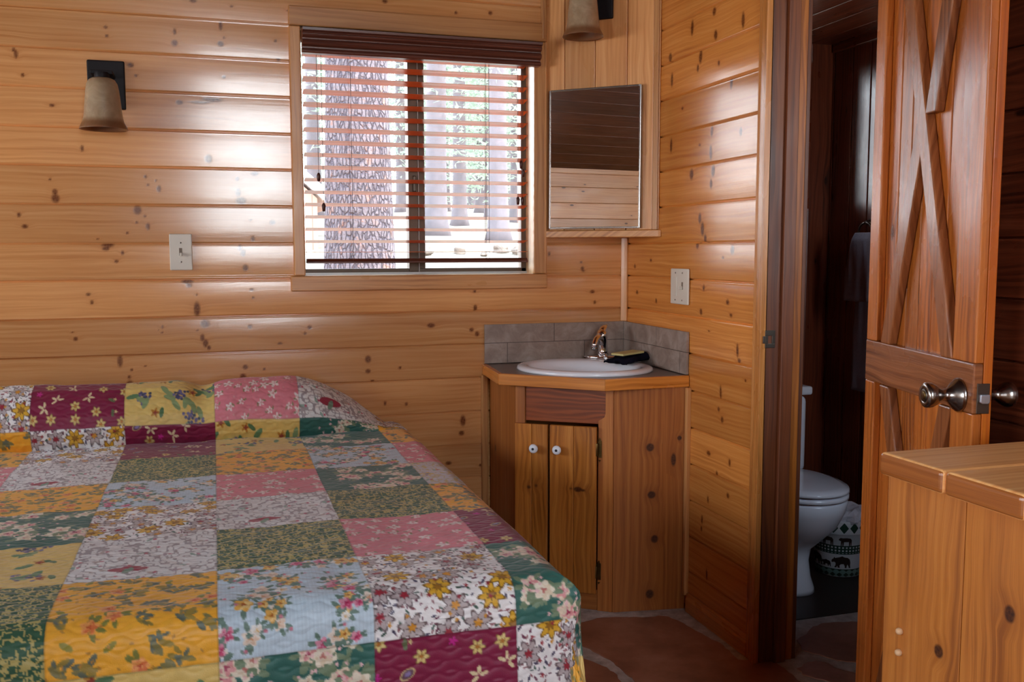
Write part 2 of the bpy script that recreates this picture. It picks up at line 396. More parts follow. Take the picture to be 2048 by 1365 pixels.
KB=[(-2.177,1.933,0.0055,0.0065),(-2.171,1.919,0.005,0.013),(-2.154,1.853,0.005,0.006),(-1.896,2.023,0.0055,0.005),(-1.893,1.994,0.005,0.005),(-2.071,1.759,0.0075,0.0055),(-1.823,1.903,0.0095,0.007),(-1.807,1.869,0.005,0.004),(-1.679,2.022,0.005,0.01),(-1.68,1.984,0.0095,0.01),(-1.528,2.052,0.0055,0.015),(-1.53,1.99,0.01,0.009),(-1.518,2.011,0.004,0.004),(-1.345,2.011,0.005,0.0045),(-1.522,1.879,0.006,0.005),(-1.671,1.786,0.0105,0.0075),(-1.604,1.789,0.033,0.0045),(-1.564,1.8,0.033,0.0075),(-1.582,1.597,0.0115,0.0135),(-1.428,1.55,0.012,0.007),(-1.985,1.621,0.005,0.01),(-2.087,1.516,0.0045,0.004),(-2.073,1.454,0.012,0.014),(-2.074,1.475,0.0075,0.01),(-1.789,1.531,0.005,0.0055),(-1.782,1.504,0.004,0.0035),(-1.756,1.519,0.004,0.0035),(-1.747,1.491,0.007,0.011),(-1.487,1.53,0.0055,0.007),(-1.477,1.453,0.017,0.0125),(-1.486,1.483,0.0085,0.014),(-2.186,1.398,0.006,0.007),(-2.17,1.36,0.009,0.0065),(-1.819,1.418,0.012,0.0145),(-1.796,1.397,0.0045,0.0045),(-1.823,1.376,0.004,0.004),(-1.787,1.362,0.0065,0.0115),(-1.446,1.387,0.0045,0.0035),(-1.371,1.379,0.0095,0.008),(-1.616,2.128,0.011,0.005),(-1.49,2.119,0.005,0.004),(-1.298,2.119,0.005,0.004),(-1.336,1.95,0.007,0.0045),(-1.949,1.318,0.004,0.0025),(-1.918,1.298,0.0185,0.0075),(-1.924,1.286,0.011,0.0065),(-1.872,1.272,0.005,0.007),(-1.892,1.243,0.006,0.005),(-1.854,1.34,0.0035,0.005),(-1.44,1.32,0.0065,0.0095),(-1.485,1.289,0.0075,0.0105),(-1.475,1.271,0.008,0.012),(-1.468,1.218,0.009,0.011),(-1.985,1.132,0.007,0.005),(-1.975,1.104,0.0055,0.0065),(-1.665,1.171,0.0185,0.0065),(-1.66,1.158,0.01,0.007),(-1.636,1.074,0.01,0.0245),(-1.636,1.125,0.003,0.0035),(-1.449,1.14,0.0065,0.0055),(-1.445,1.111,0.004,0.0045),(-2.04,1.004,0.004,0.0025),(-2.031,0.981,0.0065,0.007),(-1.752,1.015,0.004,0.006),(-1.764,1.003,0.002,0.0025),(-1.754,0.996,0.0035,0.003),(-1.637,1.0,0.0035,0.0035),(-1.611,1.022,0.015,0.014),(-1.621,0.973,0.007,0.0125),(-1.611,0.953,0.0085,0.014),(-1.6,0.937,0.006,0.008),(-1.458,1.008,0.008,0.0075),(-1.355,0.945,0.009,0.0035),(-1.866,0.843,0.0055,0.0055),(-1.857,0.868,0.0045,0.0045),(-1.865,0.815,0.011,0.0155),(-1.894,0.899,0.008,0.019),(-1.812,0.879,0.004,0.0025),(-1.478,0.863,0.0085,0.0085),(-1.487,0.83,0.01,0.0095),(-1.412,0.853,0.005,0.0045),(-1.249,1.0,0.008,0.0075),(-1.266,0.979,0.0045,0.006),(-0.798,0.996,0.0135,0.0085),(-0.64,0.975,0.008,0.0075),(-0.618,0.959,0.008,0.0095),(-0.624,1.059,0.007,0.0115),(-0.627,1.122,0.006,0.0045),(-0.143,1.114,0.0095,0.0065),(-0.132,1.072,0.0055,0.007),(-0.181,1.197,0.0055,0.004),(-1.038,0.876,0.0105,0.013),(-1.039,0.831,0.009,0.0075),(-0.919,0.839,0.0055,0.0055),(-1.023,0.794,0.0065,0.0035),(-0.977,0.707,0.004,0.0085),(-0.896,0.7,0.0055,0.0065),(-0.676,0.624,0.01,0.0195),(-0.682,0.576,0.01,0.009),(-0.735,0.462,0.0115,0.007),(-0.607,0.445,0.006,0.006),(-0.186,1.205,0.0065,0.009),(-0.192,1.231,0.005,0.0045),(-0.326,1.264,0.005,0.0075),(-0.692,2.154,0.0055,0.0055),(-0.56,2.162,0.0075,0.007),(-0.956,2.176,0.009,0.007),(-0.951,2.122,0.009,0.0045)]
KR=[(-0.529,2.03,0.009,0.0235),(-0.678,2.05,0.01,0.0125),(-0.691,1.973,0.01,0.0145),(-0.86,1.982,0.0085,0.0225),(-0.592,1.923,0.0105,0.0215),(-0.576,1.888,0.007,0.0115),(-0.717,1.879,0.006,0.008),(-0.385,1.881,0.008,0.0225),(-0.367,1.962,0.0115,0.014),(-0.795,1.806,0.008,0.0205),(-0.468,1.77,0.0075,0.005),(-0.384,1.651,0.008,0.023),(-0.676,1.667,0.008,0.0165),(-0.672,1.599,0.0085,0.023),(-0.596,1.631,0.007,0.0035),(-0.859,1.645,0.0075,0.0125),(-0.542,1.537,0.0125,0.017),(-0.691,1.537,0.0115,0.018),(-0.679,1.496,0.008,0.015),(-0.608,1.385,0.009,0.017),(-0.626,1.349,0.0105,0.0215),(-0.645,1.316,0.0085,0.0135),(-0.231,1.24,0.0085,0.0055),(-0.088,1.215,0.007,0.008),(-0.59,1.293,0.009,0.0105),(-0.822,1.279,0.011,0.014),(-0.766,1.253,0.0065,0.004),(-0.109,1.114,0.009,0.007),(-0.278,1.089,0.0065,0.0085),(-0.64,1.151,0.0065,0.01),(-0.623,1.069,0.0085,0.01),(-0.8,1.111,0.0095,0.008),(-0.821,1.07,0.0075,0.006),(-0.868,0.961,0.006,0.0205),(-0.878,0.93,0.009,0.007),(-0.683,1.009,0.005,0.0025),(-0.767,0.812,0.006,0.0215),(-0.756,0.755,0.0065,0.0075),(-0.78,0.724,0.008,0.01),(-0.695,0.595,0.012,0.0075),(-0.833,0.592,0.006,0.0115),(-0.751,0.539,0.007,0.0065),(-0.828,0.482,0.008,0.008),(-0.92,0.872,0.0055,0.0035),(-0.697,0.436,0.005,0.012),(-0.658,0.356,0.0055,0.014),(-0.656,0.323,0.005,0.0085),(-0.696,0.174,0.0055,0.017)]
# ================================================================ THE ROOM SHELL
# measured board joints (bottom to top)
ZL = [.0128, .1413, .2693, .3996, .5293, .6584, .7891, .9184, 1.0475, 1.1771, 1.3034, 1.4351, 1.5641, 1.6902, 1.8188, 1.9449, 2.0706, 2.1985, 2.3270, 2.4555]
def zrows(step, top):
    """row heights with a V groove at each joint: (z, depth, board)"""
    rows = [(0.0, .0, 0)]; js = [z for z in ZL if z < top]
    for i, z in enumerate(js):
        z1 = js[i+1] if i+1 < len(js) else top
        rows += [(z-.0036, .0008, i), (z-.0020, .0150, i), (z+.0014, .0150, i+1), (z+.0034, .0014, i+1)]
        a, b = z+.0065, z1-.0065
        n = max(2, int((b-a)/step))
        for k in range(n+1):
            q = a+(b-a)*k/n; h = (q-z)/(z1-z)
            rows.append((q, .0017*(2*h-1)**2, i+1))
    rows = [r for r in rows if 0 <= r[0] < top-.0066] + [(top, .0, len(js))]
    rows.sort(key=lambda r: r[0])
    return rows
def board_wall(name, us, rows, place, hole, knots, mat, parent=None, seed=0):
    r = np.random.default_rng(seed); nb = 40
    tone = r.random(nb); ou = r.random(nb)*30; ov = r.random(nb)*30
    tilt = (r.random(nb)-.5)*.004
    us = np.asarray(us); zz = np.array([q[0] for q in rows]); dd = np.array([q[1] for q in rows]); bb = np.array([q[2] for q in rows])
    U, Z = np.meshgrid(us, zz); D = np.repeat(dd[:, None], len(us), 1); Bd = np.repeat(bb[:, None], len(us), 1)
    joint = np.array([0]+ZL)[np.clip(Bd, 0, len(ZL))]
    D = D + tilt[Bd]*((Z-joint)/.128-.5) + .0006*np.sin(U*2.1+Bd*1.7)
    kn = np.zeros_like(U); ha = np.zeros_like(U)
    for (ku, kz, ru, rz) in knots:
        i0, i1 = np.searchsorted(us, [ku-6*ru-.02, ku+6*ru+.02]); j0, j1 = np.searchsorted(zz, [kz-4*rz-.02, kz+4*rz+.02])
        if i0 == i1 or j0 == j1: continue
        sl_ = (slice(j0, j1), slice(i0, i1))
        q = np.sqrt(((U[sl_]-ku)/ru)**2 + ((Z[sl_]-kz)/rz)**2)
        same = (Bd[sl_] == rows[int(np.clip(np.searchsorted(zz, kz), 0, len(zz)-1))][2])
        kn[sl_] = np.maximum(kn[sl_], np.clip((1.35-q)/.6, 0, 1)*same)
        q2 = np.sqrt(((U[sl_]-ku)/(ru*4+.006))**2 + ((Z[sl_]-kz)/(rz*2.2+.003))**2)
        ha[sl_] = np.maximum(ha[sl_], np.clip(1-q2, 0, 1)**1.5*same)
    ny, nx = U.shape
    uc = (us[:-1]+us[1:])/2; zc = (zz[:-1]+zz[1:])/2
    keep = np.ones((ny-1, nx-1), bool)
    for (a, b, c, d) in hole: keep &= ~((uc[None, :] > a) & (uc[None, :] < b) & (zc[:, None] > c) & (zc[:, None] < d))
    P = place(U, Z, D).reshape(-1, 3)
    J, I = np.nonzero(keep); v0 = J*nx+I
    F = np.stack([v0, v0+1, v0+nx+1, v0+nx], 1)
    me = bpy.data.meshes.new(name)
    me.vertices.add(len(P)); me.vertices.foreach_set('co', P.astype('f').ravel())
    me.loops.add(F.size); me.loops.foreach_set('vertex_index', F.astype('i').ravel())
    me.polygons.add(len(F)); me.polygons.foreach_set('loop_start', np.arange(0, F.size, 4, dtype='i')); me.polygons.foreach_set('loop_total', np.full(len(F), 4, 'i'))
    me.update(calc_edges=True)
    bv = Bd.reshape(-1)[F[:, 0]]
    uv = np.stack([U.reshape(-1)[F]+ou[bv][:, None], Z.reshape(-1)[F]+ov[bv][:, None]], 2)
    me.uv_layers.new(name='grain').data.foreach_set('uv', uv.astype('f').ravel())
    for nm, ar in (('tone', tone[Bd]), ('knot', kn), ('halo', ha)):
        me.attributes.new(nm, 'FLOAT', 'POINT').data.foreach_set('value', ar.astype('f').ravel())
    me.polygons.foreach_set('use_smooth', [True]*len(F)); me.materials.append(mat)
    o = bpy.data.objects.new(name, me); link(o, parent); return o
def struct(o): o['kind'] = 'structure'; return o
def seg(a, b, st): n = max(1, int(round((b-a)/st))); return [a+(b-a)*k/n for k in range(n)]
WX0, WX1, WZ0, WZ1 = -1.262, -.390, 1.188, 2.068     # window opening
XL, YR = -4.0, -5.2
us = seg(XL, -2.4, .2)+seg(-2.4, WX0, .0045)+seg(WX0, WX1, .0045)+seg(WX1, 0, .0045)+[0]
rows = zrows(.0045, 2.40)
rows = sorted(rows + [(WZ0, 0, sum(z < WZ0 for z in ZL)), (WZ1, 0, sum(z < WZ1 for z in ZL))], key=lambda r: r[0])
wb = struct(board_wall('wall_back', us, rows, lambda U, Z, D: np.stack([U, D, Z], 2), [(WX0, WX1, WZ0, WZ1)], KB, M['pine_back'], seed=5))
# the wall's thickness and upper part
bx = B(); T = .14
bx.box((XL-.1, .020, 0), (WX0-.012, T, 3.4), 'x'); bx.box((WX1+.012, .020, 0), (.10, T, 3.4), 'x')
bx.box((WX0-.012, .020, 0), (WX1+.012, T, WZ0-.012), 'x'); bx.box((WX0-.012, .020, WZ1+.012), (WX1+.012, T, 3.4), 'x')
bx.build('wall_core', M['pine'], wb)
b = B()
for k in range(8): b.box((XL, -.004, 2.40+.125*k), (0, .01, 2.522+.125*k), 'x')
b.build('upper_boards', M['pine'], wb, .003)
# right wall: face at x = 0, opening for the bathroom door from y = -1.03 to -1.557
DY0, DY1, DH = -1.030, -1.557, 2.16
us = seg(-.985, 0, .0045)+[0]
rows = zrows(.0045, 2.40)
wr = struct(board_wall('wall_right', us, rows, lambda U, Z, D: np.stack([D, U, Z], 2), [], KR, M['pine_right'], seed=11))
# flip so the faces look into the room
wr.data.flip_normals()
bx = B()
bx.box((.020, DY0+.02, 0), (.115, 0, 3.4), 'y'); bx.box((.0, DY0, DH+.02), (.115, DY1, 3.4), 'y')
bx.box((.0, -1.0, 2.4), (.01, 0, 3.4), 'y')
bx.build('wall_core', M['dark_plank'], wr)
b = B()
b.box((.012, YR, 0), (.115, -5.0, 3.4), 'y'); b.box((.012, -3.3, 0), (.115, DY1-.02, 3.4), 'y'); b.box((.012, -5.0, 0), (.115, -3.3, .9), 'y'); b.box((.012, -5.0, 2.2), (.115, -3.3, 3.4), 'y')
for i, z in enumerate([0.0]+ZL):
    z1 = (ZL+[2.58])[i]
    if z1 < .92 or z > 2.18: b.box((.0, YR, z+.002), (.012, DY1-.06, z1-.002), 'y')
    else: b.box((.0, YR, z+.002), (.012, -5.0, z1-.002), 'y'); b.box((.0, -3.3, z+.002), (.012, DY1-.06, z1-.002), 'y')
b.build('dark_boards', M['dark_plank'], wr, .003)  # right wall past the door, in darker planks than the rest
# rear and left walls (behind and beside the camera) with the rear window and two added left ones
def wall_boards(name, axis, pos, u0, u1, top, holes, mat, inward):
    b = B(); z = 0.0; g = 'x' if axis == 'y' else 'y'
    while z < top(0)-.001:
        z1 = z+.128; cuts = [(a, c) for (a, c, d, e) in holes if z1 > d+.01 and z < e-.01]
        x = u0; segs = []
        for a, c in sorted(cuts): segs.append((x, a)); x = c
        segs.append((x, u1))
        for a, c in segs:
            if c-a < .01: continue
            if axis == 'y': b.box((a, pos, z+.001), (c, pos+.02*inward, z1-.001), g)
            else: b.box((pos, a, z+.001), (pos+.02*inward, c, z1-.001), g)
        z = z1
    o = b.build(name, mat, None, .003); back = B(); xs = sorted({u0, u1} | {h[0] for h in holes} | {h[1] for h in holes})
    for a, c in zip(xs[:-1], xs[1:]):
        hh = [h for h in holes if abs(h[0]-a) < 1e-6]
        for (q0, q1) in ([(0, hh[0][2]), (hh[0][3], top(0)+.1)] if hh else [(0, top(0)+.1)]):
            if axis == 'y': back.box((a, pos-.05*inward, q0), (c, pos-.001*inward, q1), 'x')
            else: back.box((pos-.05*inward, a, q0), (pos-.001*inward, c, q1), 'y')
    back.build('wall_core', mat, o); return struct(o)
rearholes = [(-1.65, -.79, 1.15, 2.65)]
lh = [(-1.68, -.32, 1.14, 1.88), (-4.63, -3.17, .72, 1.88)]
wall_boards('wall_rear', 'y', YR-.02, XL, 0.1, lambda x: 3.4, rearholes, M['pine_knotty'], 1)
wall_boards('wall_left', 'x', XL-.02, YR, .1, lambda x: 1.95, lh, M['pine_knotty'], 1)
b = B(); b.box((XL-.02, YR, 1.90), (XL+.03, .1, 1.99), 'y'); struct(b.build('trim_1', M['pine_trim'], None, .004))
# sloping dark-stained ceiling, rising to the right
b = B(); n = 26; x = XL-.05; sl_ = .33
y0, y1 = YR-.05, .14
for k in range(n):
    xa = XL-.03+k*.162; xb = xa+.158; za = 1.93+(xa-XL)*sl_; zb = 1.93+(xb-XL)*sl_
    b.prism([(xa, za), (xb, zb), (xb, zb+.03), (xa, za+.03)], y0, y1, 'y', 'y')
b.prism([(XL-.2, 1.93+.035-.2*sl_), (.3, 1.93+.035+4.3*sl_), (.3, 2.06+4.3*sl_), (XL-.2, 2.06-.2*sl_)], y0-.1, y1+.1, 'y', 'y')
struct(b.build('ceiling', M['ceil_dark'], None, .003))
b = B(); b.box((XL-.1, YR-.1, -.08), (-.72, .14, 0), 'x'); b.box((-.72, YR-.1, -.08), (.115, -1.5, 0), 'x'); b.box((.115, -2.4, -.08), (1.1, -1.3, 0), 'x')
fl = struct(b.build('floor', M['floor']))
b = B(); b.box((-.72, -1.5, -.08), (.115, .14, -.0005), 'x'); b.box((.115, -1.3, -.08), (1.1, .14, -.0005), 'x'); b.build('grout_bed', M['grout'], fl)
STONES = [[(-.399, -.558), (-.334, -.537), (-.253, -.55), (-.207, -.572), (-.157, -.587), (-.121, -.584), (-.09, -.599), (-.076, -.655), (-.063, -.715), (-.052, -.767), (-.036, -.858), (-.041, -.992), (.051, -1.009), (.056, -1.09), (.05, -1.187), (.04, -1.29), (-.02, -1.40), (-.369, -1.395), (-.421, -1.237), (-.416, -1.006), (-.43, -.865), (-.446, -.809), (-.464, -.756), (-.502, -.711), (-.54, -.622), (-.495, -.547)],
 [(-.60, -.77), (-.545, -.778), (-.503, -.827), (-.459, -.913), (-.449, -.974), (-.465, -1.065), (-.50, -1.20), (-.52, -1.38), (-.70, -1.40), (-.70, -.90), (-.66, -.80)],
 [(.215, -.914), (.24, -.897), (.272, -.882), (.333, -.832), (.394, -.811), (.438, -.821), (.492, -.833), (.56, -.868), (.514, -.975), (.389, -1.11), (.322, -1.126), (.284, -1.106), (.245, -1.087), (.219, -1.033), (.186, -.992), (.207, -.935)],
 [(.094, -1.097), (.151, -1.065), (.181, -1.067), (.203, -1.096), (.203, -1.125), (.223, -1.159), (.255, -1.19), (.226, -1.242), (.136, -1.227), (.125, -1.187), (.085, -1.137)],
 [(.62, -.82), (.80, -.80), (.90, -.95), (.86, -1.20), (.60, -1.22), (.52, -1.12), (.60, -.95)], [(-.68, -.30), (-.60, -.45), (-.58, -.60), (-.64, -.72), (-.70, -.72)]]
b = B()
for st_ in STONES:
    p_ = []; n_ = len(st_)
    for k in range(n_):      # rough, chipped outline
        a, c = Vector(st_[k]), Vector(st_[(k+1) % n_]); m_ = max(1, int((c-a).length/.018))
        for j in range(m_): q = a+(c-a)*j/m_; p_.append((q.x+random.uniform(-.004, .004), q.y+random.uniform(-.004, .004)))
    cx, cy0 = sum(p[0] for p in p_)/len(p_), sum(p[1] for p in p_)/len(p_)
    inn_ = [(cx+(x-cx)*.985, cy0+(y-cy0)*.985) for x, y in p_]
    vs = [(x, y, -.004) for x, y in p_]+[(x, y, .0010) for x, y in p_]+[(x, y, .0022) for x, y in inn_]; N_ = len(p_)
    fs = [(k, (k+1) % N_, N_+(k+1) % N_, N_+k) for k in range(N_)]+[(N_+k, N_+(k+1) % N_, 2*N_+(k+1) % N_, 2*N_+k) for k in range(N_)]+[tuple(range(2*N_, 3*N_))]
    b.add(vs, fs, lambda p, f: (p[0], p[1]))
b.build('flagstone', M['stone'], fl, fix=True)
for i, (nm, lo, hi, ax) in enumerate([('window_2', (-1.65, 1.15), (-.79, 2.65), 'y'), ('added_window_3', (-1.68, 1.14), (-.32, 1.88), 'x'), ('added_window_4', (-4.63, .72), (-3.17, 1.88), 'x')]):  # both left-wall windows are unseen, added to bring in more light
    e = empty(nm, kind='structure')
    fr = B(); g_ = B(); w_ = .05
    def bx2(bb, a, c, d, f, dep):
        if ax == 'y': bb.box((a, YR-.05, c), (d, YR-.05+dep, f), 'x')
        else: bb.box((XL-.05, a, c), (XL-.05+dep, d, f), 'y')
    (a, c), (d, f) = lo, hi
    bx2(fr, a-.04, c-.04, a+.02, f+.04, .08); bx2(fr, d-.02, c-.04, d+.04, f+.04, .08); bx2(fr, a-.04, c-.04, d+.04, c+.02, .08); bx2(fr, a-.04, f-.02, d+.04, f+.04, .08)
    fr.build('window_frame', M['pine_trim'], e)
    bx2(g_, a, c, d, f, .004); g_.build('glass_pane', M['glass'], e)
# corner bead and battens
b = B(); b.prism([(-.022, 0), (-.022, -.006), (-.014, -.016), (-.006, -.022), (0, -.022), (0, 0)][::-1], .995, 1.3265, 'z', 'z'); struct(b.build('trim_2', M['pine'], None, .002))
b = B(); b.box((-.604, -.014, 0), (-.578, .004, .80), 'z'); struct(b.build('trim_3', M['pine_trim'], None, .004))
b = B(); b.box((-.016, -.566, .055), (.003, -.548, .80), 'z'); struct(b.build('trim_4', M['pine_trim'], None, .004))
b = B(); b.box((-.362, -.020, 2.075), (-.342, .004, 2.6), 'z'); struct(b.build('trim_5', M['pine_trim'], None, .006))
b = B()
b.prism([(0, 0), (-.014, 0), (-.014, .045), (-.010, .052), (-.010, .066), (0, .070)][::-1], -.572, -.975, 'y', 'y')
struct(b.build('baseboard_right', M['pine_frame'], None, .002))
# ---------------------------------------------------------------- window_1
win = empty('window_1', (-.83, 0, 1.19), kind='structure')
b = B(); b.box((-1.312, -.018, 1.132), (-.338, .004, 1.187), 'x'); b.build('window_sill', M['pine_trim'], win, .004)
b = B(); b.box((-1.300, -.016, 1.188), (-1.260, .004, 2.066), 'z'); b.build('window_casing', M['pine_trim'], win, .004)
b = B(); b.box((-.392, -.016, 1.188), (-.340, .004, 2.066), 'z'); b.box((-.350, -.019, 1.188), (-.340, -.008, 2.066), 'z'); b.build('window_casing', M['pine_trim'], win, .004)
b = B(); b.box((-1.300, -.016, 2.0675), (-.340, .004, 2.135), 'x'); b.build('window_casing', M['pine_trim'], win, .004)
b = B()
b.box((WX0-.012, -.002, WZ0-.012), (WX0, T, WZ1+.012), 'z'); b.box((WX1, -.002, WZ0-.012), (WX1+.012, T, WZ1+.012), 'z')
b.box((WX0, -.002, WZ0-.012), (WX1, T, WZ0), 'x'); b.box((WX0, -.002, WZ1), (WX1, T, WZ1+.012), 'x')
b.build('window_lining', M['lining'], win)
b = B(); fy0, fy1 = .092, .135; q = .022
b.box((WX0, fy0, WZ0), (WX0+q-.01, fy1, WZ1)); b.box((WX1-q+.002, fy0, WZ0), (WX1, fy1, WZ1)); b.box((WX0, fy0, WZ0), (WX1, fy1, WZ0+q)); b.box((WX0, fy0, WZ1-q), (WX1, fy1, WZ1))
b.build('window_frame', M['bronze'], win, .002)
b = B(); b.box((-.862, fy0-.012, WZ0+.01), (-.826, fy1, WZ1)); b.box((-.824, fy0+.004, WZ0+.01), (-.796, fy1-.004, WZ1))
b.build('mullion', M['bronze'], win, .002)
b = B(); b.box((-.8255, fy0-.015, WZ0+.01), (-.8235, fy0, WZ1)); b.box((WX0, fy0-.010, WZ0), (WX1, fy0+.002, WZ0+.008)); b.build('track_strip', M['alu'], win)
b = B(); b.box((-.848, fy0-.022, 1.50), (-.834, fy0-.012, 1.56)); b.build('window_latch', M['steel_dark'], win, .003)
for a, d in ((WX0+.012, -.862), (-.796, WX1-.028)):
    b = B(); b.box((a, .112, WZ0+q), (d, .115, WZ1-q)); b.build('glass_pane', M['glass'], win)
# ---------------------------------------------------------------- bathroom shell
BX1, BZ = .93, 2.13
b = B()
def vplanks(bb, axis, pos, u0, u1, z0, z1, wd, th):
    u = u0
    while u < u1-.01:
        v_ = min(u+wd*random.uniform(.92, 1.08), u1)
        if axis == 'x': bb.box((pos, u+.0015, z0), (pos+th, v_-.0015, z1), 'z')
        else: bb.box((u+.0015, pos, z0), (v_-.0015, pos+th, z1), 'z')
        u = v_
vplanks(b, 'x', BX1, -2.3, .0, 0, BZ+.05, .125, .02)
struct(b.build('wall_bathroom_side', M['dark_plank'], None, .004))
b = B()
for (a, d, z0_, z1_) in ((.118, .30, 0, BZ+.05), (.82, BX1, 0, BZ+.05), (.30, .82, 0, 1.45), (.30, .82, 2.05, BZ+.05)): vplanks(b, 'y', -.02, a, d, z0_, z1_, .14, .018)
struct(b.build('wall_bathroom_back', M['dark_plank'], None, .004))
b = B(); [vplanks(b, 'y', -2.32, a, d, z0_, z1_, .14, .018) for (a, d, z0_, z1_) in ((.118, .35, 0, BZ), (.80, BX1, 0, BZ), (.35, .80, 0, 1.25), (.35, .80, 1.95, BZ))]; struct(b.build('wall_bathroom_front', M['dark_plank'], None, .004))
b = B(); x = .116
while x < BX1+.02: b.box((x+.001, -2.3, BZ), (x+.139, .0, BZ+.02), 'y'); x += .14
o = struct(b.build('ceiling_bathroom', M['dark_plank'], None, .003))
b = B(); b.box((.116, -2.45, BZ+.022), (1.1, .14, BZ+.12), 'y'); b.build('roof_core', M['dark_plank'], o)
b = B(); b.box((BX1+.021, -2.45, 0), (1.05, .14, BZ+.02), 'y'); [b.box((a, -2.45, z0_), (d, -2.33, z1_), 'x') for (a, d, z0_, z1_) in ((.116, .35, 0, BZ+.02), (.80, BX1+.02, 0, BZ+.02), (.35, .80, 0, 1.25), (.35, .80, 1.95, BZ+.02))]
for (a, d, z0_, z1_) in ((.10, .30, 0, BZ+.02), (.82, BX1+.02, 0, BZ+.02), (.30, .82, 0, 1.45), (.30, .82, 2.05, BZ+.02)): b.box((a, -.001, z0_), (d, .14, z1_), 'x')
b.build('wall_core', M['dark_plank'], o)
wn = empty('added_window_6', (.575, -2.3, 1.25), kind='structure')  # unseen front window, added to light the toilet
b = B(); b.box((.35, -2.44, 1.25), (.80, -2.41, 1.28), 'x'); b.box((.35, -2.44, 1.92), (.80, -2.41, 1.95), 'x'); b.build('window_frame', M['dark_plank'], wn)
b = B(); b.box((.35, -2.43, 1.28), (.80, -2.426, 1.92)); b.build('glass_pane', M['glass'], wn)
wn = empty('added_window_7', (.05, -4.3, .95), kind='structure')  # unseen window added behind the camera, lights left wall and bed
b = B(); b.box((.0, -5.0, .9), (.11, -4.96, 2.2), 'z'); b.box((.0, -3.34, .9), (.11, -3.3, 2.2), 'z'); b.box((0, -4.96, .9), (.11, -3.34, .94), 'y'); b.box((0, -4.96, 2.16), (.11, -3.34, 2.2), 'y'); b.build('window_frame', M['dark_plank'], wn)
b = B(); b.box((.08, -4.96, .94), (.084, -3.34, 2.16)); b.build('glass_pane', M['glass'], wn)
wn = empty('window_5', (.56, 0, 1.45), kind='structure')
b = B(); b.box((.30, -.03, 1.45), (.33, .12, 2.05), 'z'); b.box((.79, -.03, 1.45), (.82, .12, 2.05), 'z'); b.box((.33, -.03, 1.45), (.79, .12, 1.48), 'x'); b.box((.33, -.03, 2.02), (.79, .12, 2.05), 'x'); b.build('window_frame', M['dark_plank'], wn)
b = B(); b.box((.33, .10, 1.48), (.79, .104, 2.02)); b.build('glass_pane', M['glass'], wn)
b = B(); b.box((BX1-.016, -2.3, BZ-.035), (BX1, -.03, BZ), 'y'); struct(b.build('trim_6', M['dark_plank'], None, .003))
b = B(); b.box((.118, -.765, 0.0005), (BX1, -.022, .004), 'x'); struct(b.build('floor_bathroom', M['bath_floor'], None, .001))  # thin dark slab over the rear part of the bathroom floor
# ---------------------------------------------------------------- doorway frame
df = empty('trim_7', (0, DY0, 0), kind='structure')
b = B()
b.prism([(0.002, -.975), (-.012, -.975), (-.016, -.982), (-.013, -.992), (-.017, -1.000), (-.017, -1.018), (-.020, -1.024), (-.020, -1.030), (0.002, -1.030)], 0, DH+.06, 'z', 'z')
b.build('door_casing', M['pine_frame'], df, .0015)
b = B(); b.box((-.018, DY1-.056, 0), (.0, DY1, DH+.06), 'z'); b.build('door_casing', M['pine_frame'], df, .003)
b = B(); b.box((-.018, DY1, DH), (.0, DY0, DH+.06), 'y'); b.build('door_casing', M['pine_frame'], df, .003)
b = B(); b.box((-.004, DY0, 0), (.0895, DY0+.02, DH+.02), 'z', tone=.35); b.build('door_jamb', M['jamb'], df, .002)
b = B(); b.box((.090, DY0-.001, 0), (.118, DY0+.02, DH+.02), 'z', tone=.8); b.build('jamb_lit_strip', M['jamb_lit'], df, .002)  # jamb past the stop, the light on it painted as lighter wood
b = B(); b.box((-.004, DY1-.02, 0), (.118, DY1, DH+.02), 'z'); b.box((-.004, DY1, DH), (.118, DY0, DH+.02), 'y'); b.build('door_jamb', M['jamb'], df, .002)
b = B(); b.box((.046, DY0-.013, 0), (.086, DY0, DH), 'z', tone=.95); b.build('door_stop', M['jamb'], df, .002)
b = B(); b.box((.046, DY1, 0), (.086, DY1+.013, DH), 'z'); b.box((.046, DY1, DH-.013), (.086, DY0, DH), 'y'); b.build('door_stop', M['jamb'], df, .002)
b = B(); b.box((.118, DY0, 0), (.132, DY0+.05, DH+.05), 'z'); b.build('door_casing', M['jamb'], df, .002)
# strike plate with its lip and hole
b = B()
b.box((-.004, DY0-.0025, .985), (.030, DY0+.0005, .998)); b.box((-.004, DY0-.0025, 1.022), (.030, DY0+.0005, 1.038))
b.box((-.004, DY0-.0025, .998), (.006, DY0+.0005, 1.022)); b.box((.019, DY0-.0025, .998), (.030, DY0+.0005, 1.022))
b.box((-.012, DY0-.0035, .999), (-.004, DY0-.0015, 1.021)); b.build('strike_plate', M['steel_dark'], df, .001)
# ================================================================ THE BATHROOM DOOR (open against the wall)
A_ = radians(15.2)
DM = frame((-.050, DY1, 0), (-sin(A_), -cos(A_), 0))     # local x hinge->free edge, local -y = face we see?
nrm = Vector((-cos(A_), sin(A_), 0))
ysgn = 1 if (DM.to_3x3() @ Vector((0, 1, 0))).dot(nrm) > 0 else -1
DW = .512; DT = .036
def dbox(b, u0, z0, u1, z1, o0, o1, grain='z', tone=None):
    """o = distance out of the visible face (0 = face of the frame boards)"""
    return b.box((u0, ysgn*o0, z0), (u1, ysgn*o1, z1), grain, mat=DM, tone=tone)
door = empty('door_1', (-.05, DY1, 0), kind='structure')
TOPZ = 2.10
zr0, zr1 = .962, 1.060
b = B()
for k in range(7): dbox(b, .050+.0596*k, .012, .050+.0596*(k+1)-.002, TOPZ, -.034, -.018)
b.build('plank_panel', M['door'], door, .003)
